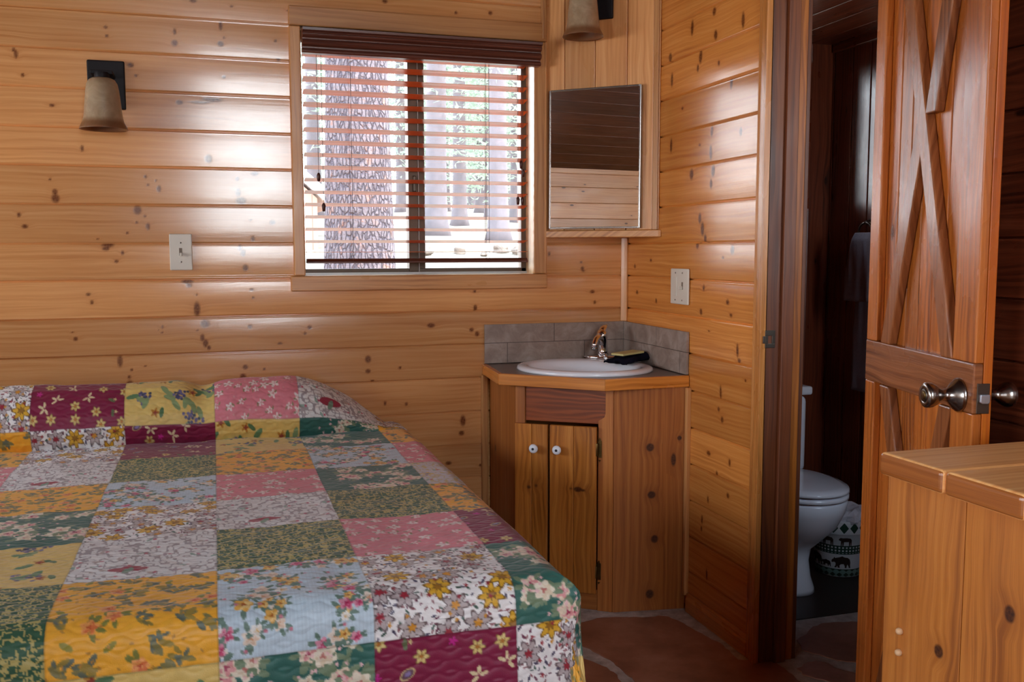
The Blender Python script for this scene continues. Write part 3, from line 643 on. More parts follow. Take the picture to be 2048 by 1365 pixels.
b = B(); dbox(b, 0, .012, .053, zr0-.0005, -.018, 0, tone=.75); dbox(b, 0, zr1+.0005, .053, TOPZ, -.018, 0, tone=.75); b.build('stile', M['door'], door, .0025)
b = B(); dbox(b, .425, .012, DW, zr0-.0005, -.018, 0, tone=.6); dbox(b, .425, zr1+.0005, DW, TOPZ, -.018, 0, tone=.7); b.build('stile', M['door'], door, .0025)
b = B(); dbox(b, 0, .012, .051, TOPZ, -DT, -.0185, tone=.9); dbox(b, .466, .012, DW, TOPZ, -DT, -.0185, tone=.35); b.build('edge_board', M['door_edge'], door, .0015)
b = B(); dbox(b, 0, zr0, DW, zr1, -.018, .0015, 'x', tone=.35); b.build('rail', M['brace'], door, .003)
b = B(); dbox(b, .0535, .012, .4245, .13, -.018, 0, 'x'); b.build('rail', M['door'], door, .003)
b = B(); dbox(b, .0535, 2.00, .4245, TOPZ, -.018, 0, 'x'); b.build('rail', M['door'], door, .003)
def brace(u0, z0, u1, z1, wd=.046, o0=-.0175, o1=.003, cut=None):
    d = Vector((u1-u0, 0, z1-z0)); L = d.length; d.normalize(); n_ = Vector((d.z, 0, -d.x))
    h = wd/2/abs(d.z)     # ends cut level with the rails
    poly = [(u0-h, z0), (u0+h, z0), (u1+h, z1), (u1-h, z1)]
    b = B(); b.prism(poly, ysgn*min(o0, o1) if ysgn > 0 else -o1, ysgn*max(o0, o1) if ysgn > 0 else -o0, 'y', 'z', mat=DM, tone=random.uniform(.2, .7))
    return b.build('brace', M['brace'], door, .003, fix=True)
cz = (zr1+2.0)/2; cu = .262; e = .0225
brace(.404, zr1, .120, 2.0)
h_ = (.404-.120)/(2.0-zr1)
brace(.108, zr1, .252, 1.552, o1=.0022); brace(cu+.030, cz+.035, .400, 2.0, o1=.0025)
brace(.112, zr0-.001, .404, .13)
brace(.404, zr0-.001, cu+.028, .58, o1=.0025); brace(cu-.028, .50, .112, .13, o1=.0025)
# knobs (both sides), roses, latch
def knob(side):
    ax = DM.to_3x3() @ Vector((0, ysgn*side, 0))
    base = DM @ Vector((.460, ysgn*(.0015 if side > 0 else -DT), .992))
    z = ax; x = Vector((0, 0, 1)); y = z.cross(x)
    m_ = Matrix((x, y, z)).transposed().to_4x4(); m_.translation = base
    k = B(); k.lathe([(.0001, .0), (.034, .0), (.0345, .003), (.031, .008), (.022, .016), (.015, .022), (.0115, .028), (.011, .034), (.014, .040), (.020, .047), (.0245, .056), (.0255, .062), (.0245, .068), (.021, .071), (.014, .0705), (.012, .069), (.0001, .069)], 40, m_)
    o = k.build('door_knob', M['nickel'], door)
    if side > 0:
        kk = B(); kk.lathe([(.0001, .0685), (.0085, .0685), (.0085, .0715), (.006, .0725), (.0001, .0725)], 24, m_); kk.build('keyhole', M['brass'], o)
        kk = B(); kk.lathe([(.0085, .0690), (.0135, .0690), (.0135, .0712), (.0085, .0712)], 24, m_, cap=False); kk.build('knob_ring', M['steel_dark'], o)
    return o
knob(1); knob(-1)
b = B(); dbox(b, DW, .963, DW+.0022, 1.022, -.031, -.006); b.build('latch_plate', M['steel_dark'], door, .001)
b = B(); q0 = DM @ Vector((DW, ysgn*-.0185, .992)); b.prism([(-.0095, -.010), (.006, -.010), (.0095, -.006), (.0095, .006), (.006, .010), (-.0095, .010)], .002, .011, 'z', 'z',
    mat=DM @ Matrix.Translation((DW, ysgn*-.0185, .992)) @ Matrix.Rotation(radians(90), 4, 'Y')); b.build('latch_bolt', M['latch'], door, .002, fix=True)

# ================================================================ CORNER PANEL, MIRROR, SCONCES
nrm_c = Vector((-.30, -.345, 0)).normalized()   # out of the diagonal panel, into the room
P0 = Vector((-.345, 0, 0)); UC = Vector((.345, -.30, 0)).normalized(); LC = .4572
CM = Matrix((UC, -nrm_c, Vector((0, 0, 1)))).transposed().to_4x4(); CM.translation = P0   # local x along panel, local -y out to the room
cc = empty('corner_cabinet', (-.17, -.15, 1.33), 'tall angled pine corner cabinet of vertical boards above the sink, holding the mirror', 'cabinet')
b = B()
for a, d in ((.001, .0805), (.082, .2025), (.204, .3265), (.328, .428)): b.box((a, .0, 1.3535), (d, .018, 2.75), 'z', mat=CM)
b.build('front_panel', M['pine'], cc, .003)
b = B(); b.box((.4285, -.004, 1.3535), (.448, .016, 2.75), 'z', mat=CM); b.box((.4485, -.001, 1.3535), (LC-.004, .014, 2.75), 'z', mat=CM); b.build('edge_strip', M['pine_trim'], cc, .002)
b = B(); b.prism([(-.357, -.001), (-.351, -.013), (-.010, -.3105), (-.001, -.316), (-.001, -.001)][::-1], 1.3265, 1.353, 'z', 'x'); b.build('bottom_shelf', M['pine_trim'], cc, .003, fix=True)
mr = empty('wall_mirror', (-.19, -.15, 1.36), 'rectangular chrome-edged mirror on the angled corner cabinet above the sink', 'mirror')
u0, u1, z0, z1 = .027, .388, 1.360, 1.882
b = B(); b.box((u0+.004, -.020, z0+.004), (u1-.004, -.0085, z1-.004), 'z', mat=CM); b.build('mirror_glass', M['mirror'], mr)
b = B(); th = .006
for (a, c, d, f) in ((u0, z0, u0+th, z1), (u1-th, z0, u1, z1), (u0+th, z0, u1-th, z0+th), (u0+th, z1-th, u1-th, z1)): b.box((a, -.0235, c), (d, -.001, f), 'z', mat=CM)
b.build('mirror_frame', M['nickel'], mr, .0015)
def sconce(origin, xdir, plate_c, shade_c, zrim, label, name='wall_sconce'):
    fm = Matrix((Vector(xdir), -Vector(NRM), Vector((0, 0, 1)))).transposed().to_4x4(); fm.translation = Vector(origin)
    base = fm @ Vector((plate_c, 0, zrim+.075))
    r = empty(name, tuple(base), label, 'wall lamp', 'black bracket wall lamps with bell shades')
    b = B(); b.box((plate_c-.0585, -.014, zrim+.077), (plate_c+.0585, -.0005, zrim+.237), 'z', mat=fm); b.build('back_plate', M['black'], r, .005, 3)
    b = B(); b.box((shade_c-.034, -.112, zrim+.176), (shade_c+.034, -.010, zrim+.188), 'z', mat=fm)
    b.tube([fm @ Vector((shade_c, -.10, zrim+.182)), fm @ Vector((shade_c, -.10, zrim+.150))], [.024, .022], 24); b.build('arm', M['black'], r, .002)
    pr = [(.018, .164), (.030, .163), (.040, .157), (.047, .145), (.051, .125), (.0535, .10), (.056, .075), (.0585, .05), (.0605, .035), (.064, .022), (.071, .009), (.0745, .001), (.0745, -.001),
          (.0715, .002), (.066, .012), (.061, .024), (.057, .036), (.055, .05), (.0525, .075), (.050, .10), (.0475, .124), (.043, .142), (.036, .153), (.018, .159)]
    b = B(); b.lathe(pr, 48, None, cap=False); o = b.build('lamp_shade', M['alabaster'], r)
    sc = fm @ Vector((shade_c, -.100, zrim)); o.location = Vector(o.location)+sc
    b = B(); b.lathe([(.0001, .05), (.012, .055), (.022, .075), (.024, .095), (.016, .125), (.012, .15), (.0001, .151)], 20, Matrix.Translation(sc)); b.build('light_bulb', M['ivory'], r)
    return r
NRM = (0, -1, 0)
sconce((0, 0, 0), (1, 0, 0), -1.900, -1.905, 1.675, 'wall lamp with frosted bell shade alone on the long board wall, left of the window')
NRM = tuple(nrm_c)
sconce((-.345, 0, 0), tuple(UC), .216, .190, 2.052, 'wall lamp with frosted bell shade above the mirror, cut by the top edge')
# ---------------------------------------------------------------- switches
sw = empty('light_switch', (-1.6825, 0, 1.27), 'ivory single switch plate on the board wall between left lamp and window', 'light switch')
b = B(); b.box((-1.720, -.0085, 1.211), (-1.645, -.0012, 1.337)); b.build('cover_plate', M['ivory'], sw, .005, 3)
b = B(); b.box((-1.6885, -.0095, 1.262), (-1.6785, -.0080, 1.288)); b.build('slot', M['ivory_dark'], sw)
b = B(); b.box((-1.6865, -.021, 1.260), (-1.6790, -.0090, 1.272)); b.build('toggle', M['ivory'], sw, .002)
for z in (1.306, 1.240):
    b = B(); b.lathe([(.0001, 0), (.003, 0), (.0025, .0014), (.0001, .0018)], 12, Matrix.Translation((-1.683, -.0085, z)) @ Matrix.Rotation(radians(90), 4, 'X')); b.build('screw', M['nickel'], sw)
sw = empty('light_switch', (0, -.478, 1.15), 'ivory double switch plate beside the doorway, between mirror and sink', 'light switch')
b = B(); b.box((-.0085, -.545, 1.087), (-.0012, -.412, 1.213)); b.build('cover_plate', M['ivory'], sw, .005, 3)
b = B(); b.box((-.0105, -.462, 1.116), (-.0080, -.440, 1.184)); b.build('dimmer_slide', M['ivory'], sw, .0015)
b = B(); b.box((-.0095, -.508, 1.140), (-.0080, -.498, 1.166)); b.build('slot', M['ivory_dark'], sw)
b = B(); b.box((-.024, -.5065, 1.140), (-.0090, -.4995, 1.152)); b.build('toggle', M['ivory'], sw, .002)
for y in (-.451, -.503):
    for z in (1.198, 1.102):
        b = B(); b.lathe([(.0001, 0), (.003, 0), (.0025, .0014), (.0001, .0018)], 12, Matrix.Translation((-.0085, y, z)) @ Matrix.Rotation(radians(-90), 4, 'Y')); b.build('screw', M['nickel'], sw)
# ================================================================ WINDOW BLIND
bl = empty('window_blind', (-.83, -.02, 2.02), 'reddish wooden slat blind with dark valance, lowered and open over the window', 'window blind')
pr = [(0, 0), (.030, 0), (.036, .004), (.035, .011), (.028, .016), (.029, .022), (.040, .026), (.045, .033), (.043, .041), (.034, .046), (.035, .051), (.046, .056), (.049, .062), (.044, .067), (.047, .070), (.056, .073), (.057, .083), (0, .085)]
b = B(); b.prism([(-.0185-p, 1.9685+q) for p, q in pr], -1.258, -.378, 'x', 'x'); b.build('valance', M['valance'], bl, .0008, fix=True)
b = B(); b.box((-1.255, -.012, 2.02), (-.395, .045, 2.06), 'x'); b.build('head_rail', M['valance'], bl, .002)
b = B(); n = 8
pts = [(-.030, 0), (-.020, .0022), (0, .0030), (.020, .0022), (.030, 0), (.020, -.0002), (0, .0004), (-.020, -.0002)]
b.prism(pts, -.4245, .4155, 'x', 'x'); slat0 = b.build('slat', M['slat'], bl, 0, fix=True)
sz = [1.9405-.0446*k for k in range(-1, 16)]
for k, z in enumerate(sz):
    o = slat0 if k == 0 else slat0.copy()
    if k: C.objects.link(o); o.parent = bl
    o.location = Vector((-.8275, .0295, z-(.005 if k < 16 else 0))) - Vector(bl.location); o.rotation_euler = (radians(-9.5 if k < 16 else -.5), 0, 0)
b = B(); b.prism([(-.026, -.008), (.026, -.008), (.026, -.002), (.014, .009), (-.014, .009), (-.026, -.002)], -.4245, .4155, 'x', 'x', mat=Matrix.Translation((-.8275, .0255, 1.240))); b.build('bottom_rail', M['valance'], bl, .002, fix=True)
for x in (-1.086, -.568):
    b = B()
    for y in (-.003, .054): b.tube([(x, y, 2.03), (x, y, 1.238)], .0008, 6)
    if x > -1: b.tube([(x-.012, -.003, 2.03), (x-.012, -.003, 1.238)], .0008, 6)
    for z in sz: b.tube([(x, -.003, z+.006), (x+.003, .054, z-.002)], .0006, 5)
    b.build('ladder_cord', M['cord'], bl)
for (x, z) in ((-1.206, 1.541), (-1.190, 1.434), (-.442, 1.604), (-.434, 1.572), (-.455, 1.467), (-.437, 1.466)):
    b = B(); b.tube([(x, -.006, 1.99), (x, -.006, z+.013)], .0008, 6); o = b.build('pull_cord', M['cord'], bl)
    b = B(); b.lathe([(.0001, -.016), (.005, -.014), (.0062, -.004), (.0075, .004), (.006, .010), (.0035, .015), (.0001, .016)], 16, Matrix.Translation((x, -.007, z))); b.build('tassel', M['tassel'], o)
# ================================================================ VANITY
va = empty('vanity_cabinet', (-.25, -.25, 0), 'five-sided pine corner vanity cabinet with two doors and white knobs', 'cabinet')
QA = Vector((-.558, -.300, 0)); QB = Vector((-.265, -.505, 0)); LF = (QB-QA).length
ufr = (QB-QA).normalized(); nfr = Vector((ufr.y, -ufr.x, 0))      # out of the front
VM = Matrix((ufr, -nfr, Vector((0, 0, 1)))).transposed().to_4x4(); VM.translation = QA
b = B(); d0 = Vector((-.572, -.018, 0)); lm = Matrix(((QA-d0).normalized(), Vector((0, 0, 1)).cross((QA-d0).normalized()), Vector((0, 0, 1)))).transposed().to_4x4(); lm.translation = d0
b.box((0, 0, .0), ((QA-d0).length, .018, .801), 'z', mat=lm, tone=.15); b.build('side_panel', M['vanity'], va, .001)
d1 = Vector((-.003, -.546, 0)); rm = Matrix(((d1-QB).normalized(), Vector((0, 0, 1)).cross((d1-QB).normalized()), Vector((0, 0, 1)))).transposed().to_4x4(); rm.translation = QB
b = B(); b.box((.001, 0, .0), ((d1-QB).length, .018, .801), 'z', mat=rm, tone=.55); b.build('side_panel', M['vanity'], va, .001)
b = B(); b.box((0, 0, 0), (.035, .02, .801), 'z', mat=VM, tone=.45); b.build('stile', M['vanity'], va, .002)
b = B(); b.prism([(LF-.055, 0), (LF-.001, 0), (LF-.001, .801), (LF-.030, .801), (LF-.030, .712), (LF-.034, .698), (LF-.046, .690), (LF-.055, .686)], 0.0, .020, 'y', 'z', mat=VM, tone=.95); b.build('stile', M['vanity'], va, .002, fix=True)
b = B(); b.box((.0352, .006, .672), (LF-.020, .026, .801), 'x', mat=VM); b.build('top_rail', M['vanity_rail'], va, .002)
b = B(); b.box((.0352, .004, .0), (LF-.056, .02, .075), 'x', mat=VM); b.build('bottom_rail', M['vanity'], va, .002)
def vdoor(a, d, kx, hx):
    b = B(); mid = a+(d-a)*.52
    b.box((a, -.018, .066), (mid-.0003, -.0008, .664), 'z', mat=VM, tone=random.uniform(.6, .95)); b.box((mid+.0003, -.018, .066), (d, -.0008, .664), 'z', mat=VM, tone=random.uniform(.1, .5))
    o = b.build('cabinet_door', M['vanity_door'], va, .0025)
    k = B(); km = VM @ Matrix.Translation((kx, -.018, .580)) @ Matrix.Rotation(radians(90), 4, 'X')
    k.lathe([(.0001, 0), (.008, .0), (.0075, .006), (.011, .011), (.0155, .017), (.0165, .022), (.0145, .027), (.008, .0295), (.0001, .0300)], 28, km); kb = k.build('knob', M['porcelain'], o)
    k = B(); k.lathe([(.0001, .0296), (.0048, .0296), (.0042, .0316), (.0001, .032)], 16, km); k.build('screw_cap', M['knob_dark'], kb)
    for z in (.585, .145):
        if hx is None: continue
        k = B(); k.box((hx, -.0035, z-.030), (hx+.014, -.0010, z+.030), mat=VM); k.tube([VM @ Vector((hx-.001, -.013, z-.022)), VM @ Vector((hx-.001, -.013, z+.022))], .0045, 12)
        k.box((hx-.001, -.013, z-.020), (hx+.002, -.002, z+.020), mat=VM)
        for dz in (.034, -.034): k.prism([(hx+.002, z+dz-.004), (hx+.007, z+dz+(.008 if dz > 0 else -.012)), (hx+.012, z+dz-.004)], -.0033, -.0012, 'y', 'z', mat=VM)
        k.build('hinge', M['brass'], o, .0006, fix=True)
M['vanity_door'] = wood('vanity_door_pine', S(208, 138, 62), S(180, 108, 40), S(132, 70, 22), knot=S(58, 22, 10), rough=.34, density=.0, fig=1.6,
    knots=[(tuple(VM @ Vector((.055, -.01, .435))), (.010, .010, .010)), (tuple(VM @ Vector((.082, -.01, .442))), (.009, .009, .010)), (tuple(VM @ Vector((.235, -.01, .440))), (.017, .017, .010)), (tuple(VM @ Vector((.252, -.01, .438))), (.012, .012, .006)), (tuple(VM @ Vector((.21, -.01, .441))), (.009, .009, .006))])
vdoor(.002, .1235, .078, None); vdoor(.1310, .300, .163, .302)
# countertop with edge boards
ct = empty('vanity_countertop', (-.25, -.25, .80), 'grey-brown countertop with pine edging and sink, on the corner vanity', 'countertop')
PA, PB, PC, PD = (-.598, -.0015), (-.622, -.298), (-.322, -.560), (-.0015, -.553)
def inset(p, q, t):   # inner edge of a strip along p->q
    d = Vector((q[0]-p[0], q[1]-p[1])).normalized(); return Vector((-d.y, d.x))*t
b = B(); t_ = .018
i1 = Vector(PA)+Vector((t_, 0)); i2 = Vector(PB)+Vector((.0175, .0095)); i3 = Vector(PC)+Vector((.0075, .0185)); i4 = Vector(PD)+Vector((0, .018))
cx_, cy_ = -.285, -.275; th_ = radians(-40); ra, rb = .236, .205
def ell(k, a, b_, n=72): t = 2*pi*k/n; return (cx_+a*cos(t)*cos(th_)-b_*sin(t)*sin(th_), cy_+a*cos(t)*sin(th_)+b_*sin(t)*cos(th_))
outer = [tuple(i1), tuple(i2), tuple(i3), tuple(i4), (-.0015, -.0015)]
# top surface = polygon with an oval hole (ring of quads from the hole to the outline)
def on_outline(px, py):
    d = Vector((px-cx_, py-cy_)).normalized(); best = 1e9
    for k in range(len(outer)):
        p, q = Vector(outer[k]), Vector(outer[(k+1) % len(outer)]); e_ = q-p; den = d.x*e_.y-d.y*e_.x
        if abs(den) < 1e-9: continue
        w_ = p-Vector((cx_, cy_)); t = (w_.x*e_.y-w_.y*e_.x)/den; s_ = (w_.x*d.y-w_.y*d.x)/den
        if t > 0 and -1e-6 <= s_ <= 1+1e-6: best = min(best, t)
    return (cx_+d.x*best, cy_+d.y*best)
angs = sorted([math.atan2(p[1]-cy_, p[0]-cx_) for p in outer]+[2*pi*k/72-pi for k in range(72)])
inn = []; outp = []
for a in angs:
    dx, dy = cos(a), sin(a); lx, ly = dx*cos(th_)+dy*sin(th_), -dx*sin(th_)+dy*cos(th_)
    r = 1/sqrt((lx/ra)**2+(ly/rb)**2); inn.append((cx_+dx*r, cy_+dy*r)); outp.append(on_outline(cx_+dx, cy_+dy))
n = len(angs); vs = [(x, y, .8415) for x, y in inn]+[(x, y, .8415) for x, y in outp]+[(x, y, .803) for x, y in inn]+[(x, y, .803) for x, y in outp]
fs = []
for k in range(n):
    l = (k+1) % n; fs += [(k, n+k, n+l, l), (2*n+l, 3*n+l, 3*n+k, 2*n+k), (k, l, 2*n+l, 2*n+k), (n+l, n+k, 3*n+k, 3*n+l)]
b = B(); b.add(vs, fs, lambda p, f: (p[0], p[1])); b.build('counter_surface', M['laminate'], ct, fix=True)
b = B()
M['vanity_edge'] = wood('vanity_edge_pine', S(222, 150, 74), S(202, 124, 50), S(154, 82, 28), rough=.3, density=.04, fig=1.2)
for a, c, e_, g_, tn in ((PA, PB, i2, i1, .5), (PB, PC, i3, i2, .6), (PC, PD, i4, i3, .9)):
    b = B(); b.prism([a, c, tuple(e_), tuple(g_)], .802, .842, 'z', 'y', tone=tn); d_ = Vector((c[0]-a[0], c[1]-a[1], 0)).normalized(); n_ = Vector((-d_.y, d_.x, 0)); o_ = random.uniform(0, 9)
    b.uv = [[(Vector(b.v[i]).dot(d_)+o_, b.v[i][2]+Vector(b.v[i]).dot(n_)+o_) for i in f] for f in b.f]
    b.build('edge_board', M['vanity_edge'], ct, .002, fix=True)
def splash(lo, hi, grain, name):
    b = B(); b.box(lo, hi, grain, uvoff=False); 
    b.uv = [[((lambda p: (p[0]+p[1], p[2]-.843-.001))(b.v[i])) for i in f] for f in b.f]
    return b.build(name, M['tile'], ct, .0008)
splash((-.590, -.012, .843), (-.013, -.0022, .994), 'x', 'backsplash'); splash((-.012, -.548, .843), (-.0022, -.0022, .994), 'y', 'backsplash')
sk = empty('sink_basin', (cx_, cy_, .84), 'oval white porcelain drop-in sink in the corner countertop', 'sink')
def ering(a, b_, z, ox=0, oy=0, n=72):
    return [(ell(k, a, b_, n)[0]+ox, ell(k, a, b_, n)[1]+oy, z) for k in range(n)]
R0 = []
ndir = Vector((sin(-th_), cos(-th_)))  # towards the corner along short axis
for (a, b_, z, o) in [(.225, .195, .832, 0), (.250, .222, .8425, 0), (.253, .225, .847, 0), (.250, .222, .854, 0), (.240, .212, .8585, 0), (.226, .195, .8595, -.003), (.212, .172, .857, -.010), (.204, .160, .850, -.014), (.195, .150, .830, -.015), (.175, .132, .785, -.012), (.135, .10, .745, -.008), (.07, .055, .728, 0), (.02, .02, .7245, 0)]:
    R0.append(ering(a, b_, z, ndir.x*o, ndir.y*o))
R1 = [ering(.02, .02, .7145), ering(.075, .06, .718), ering(.142, .107, .736), ering(.184, .140, .778), ering(.204, .16, .82), ering(.222, .192, .832)]
b = B(); b.rings(R0+R1, cap=False); b.build('basin', M['porcelain'], sk, fix=True)
b = B(); b.lathe([(.0001, 0), (.021, 0), (.022, .002), (.018, .003), (.0001, .003)], 24, Matrix.Translation((cx_, cy_, .7248))); b.build('drain', M['chrome'], sk)
# faucet
FB = Vector((-.140, -.105, .858)); fd = Vector((-.66, -.75, 0)).normalized()
fa = empty('faucet', tuple(FB), 'small chrome single-lever faucet at the back of the white sink', 'faucet')
P_ = lambda a, z, s=0: tuple(FB+fd*a+Vector((-fd.y, fd.x, 0))*s+Vector((0, 0, z)))
fmx = Matrix((fd, Vector((0, 0, 1)).cross(fd), Vector((0, 0, 1)))).transposed().to_4x4(); fmx.translation = FB
b = B(); b.rings([[tuple(fmx @ Vector((.026*s*cos(2*pi*k/40), .078*s*sin(2*pi*k/40), z))) for k in range(40)] for s, z in ((1, .0005), (1, .006), (.93, .010), (.6, .0125))]); b.build('base_plate', M['chrome'], fa, fix=True)
b = B(); b.tube([P_(0, .008), P_(.0, .03), P_(.002, .055), P_(.006, .080), P_(.016, .098), P_(.026, .104)], [.023, .019, .0175, .0185, .020, .015], 20); b.build('body', M['chrome'], fa)
b = B(); b.tube([P_(.010, .062), P_(.030, .082), P_(.060, .088), P_(.085, .080), P_(.098, .064), P_(.101, .052)], [.013, .0125, .012, .0115, .011, .0105], 18); b.build('spout', M['chrome'], fa)
b = B(); b.tube([P_(.101, .0525), P_(.101, .044)], [.0125, .012], 18); b.build('aerator', M['nickel'], fa)
b = B(); b.tube([P_(.014, .100), P_(.004, .116), P_(-.018, .124), P_(-.034, .127)], [(.014, .012), (.014, .010), (.011, .006), (.008, .004)], 16)
b.build('lever', M['chrome'], fa)
# folded cloth and soap packet
cl_ = radians(31)
cm = Matrix.Translation((-.078, -.232, .872)) @ Matrix.Rotation(cl_, 4, 'Z')
def cloth_block(L, Wd, H, m_, wob=.004, nx=34, ny=18):
    b = B(); top = []; 
    def zt(i, j, up):
        x = i/(nx-1)*2-1; y = j/(ny-1)*2-1
        ed = min(1, (1-abs(x))*9)*min(1, (1-abs(y))*6); ed = sqrt(max(ed, 0))
        return (H*ed*.5*(1 if up else -1)) + wob*(sin(x*5+y*2)+.6*sin(y*7-x*3))*(1 if up else .0) + (.012*x*abs(x) if up else .006*x*abs(x))
    vs = []
    for up in (1, 0):
        for j in range(ny):
            for i in range(nx):
                x = (i/(nx-1)-.5)*L; y = (j/(ny-1)-.5)*Wd
                vs.append((x+.003*sin(j*1.3), y+.003*sin(i*.7), zt(i, j, up)))
    fs = []; N_ = nx*ny
    for j in range(ny-1):
        for i in range(nx-1):
            a = j*nx+i; fs.append((a, a+1, a+nx+1, a+nx)); fs.append((N_+a, N_+a+nx, N_+a+nx+1, N_+a+1))
    ring = [i for i in range(nx)]+[j*nx+nx-1 for j in range(1, ny)]+[(ny-1)*nx+i for i in range(nx-2, -1, -1)]+[j*nx for j in range(ny-2, 0, -1)]
    for k in range(len(ring)): l = (k+1) % len(ring); fs.append((ring[k], N_+ring[k], N_+ring[l], ring[l]))
    return b.add(vs, fs, lambda p, f: (p[0], p[1]), True, m_)
b = cloth_block(.205, .105, .020, cm); o = b.build('folded_cloth', M['navy'], None, fix=True); tag(o, 'dark navy folded washcloth lying on the right rim of the sink', 'washcloth')
b = B(); b.box((-.062, -.030, -.0042), (.058, .030, .0042), mat=Matrix.Translation((-.098, -.249, .8935)) @ Matrix.Rotation(radians(24), 4, 'Z') @ Matrix.Rotation(radians(-2), 4, 'Y'))
o = b.build('soap_packet', M['packet'], None, .0025); tag(o, 'small pale yellow wrapped soap lying on the dark cloth', 'soap')
# ================================================================ BED AND QUILT
HB = .640
bed = empty('bed', (-1.62, -.9, 0), 'low double bed under a patchwork quilt, its head against the board wall', 'bed')
b = B(); b.box((-2.33, -1.770, .0), (-.935, -.03, .28), 'y'); b.build('bed_base', M['rail_dark'], bed, .004)
b = B(); b.box((-2.33, -1.782, .283), (-.920, -.012, .622), 'x'); b.build('mattress', M['mattress'], bed, .05, 5)
def vnoise(Sx, Tx, sc, seed):
    r = np.random.default_rng(seed); g = r.random((97, 97))
    a = (Sx*sc) % 96; c = (Tx*sc) % 96; i = a.astype(int); j = c.astype(int); fx = a-i; fy = c-j
    fx = fx*fx*(3-2*fx); fy = fy*fy*(3-2*fy)
    return (g[j, i]*(1-fx)+g[j, i+1]*fx)*(1-fy)+(g[j+1, i]*(1-fx)+g[j+1, i+1]*fx)*fy
ST = .0026
sA = np.arange(-2.36, -.50, ST); tA = np.arange(.128, -2.33, -ST)
Sg, Tg = np.meshgrid(sA, tA)
img = np.zeros(Sg.shape+(3,))
CS = [-2.43, -2.15, -1.87, -1.587, -1.307, -1.030, -.75, -.45]
RS = [.14, -.11, -.42, -.72, -1.005, -1.285, -1.565, -1.868, -2.15, -2.45]
LAY = ['WOPLYTBG', 'MWLOTYGB', 'YMGBWLOY', 'PYOPLGBT', 'LTBTGPWM', 'WOPVOMTW', 'OPTWLBYO']
c3 = lambda *c: np.array(c)/255.
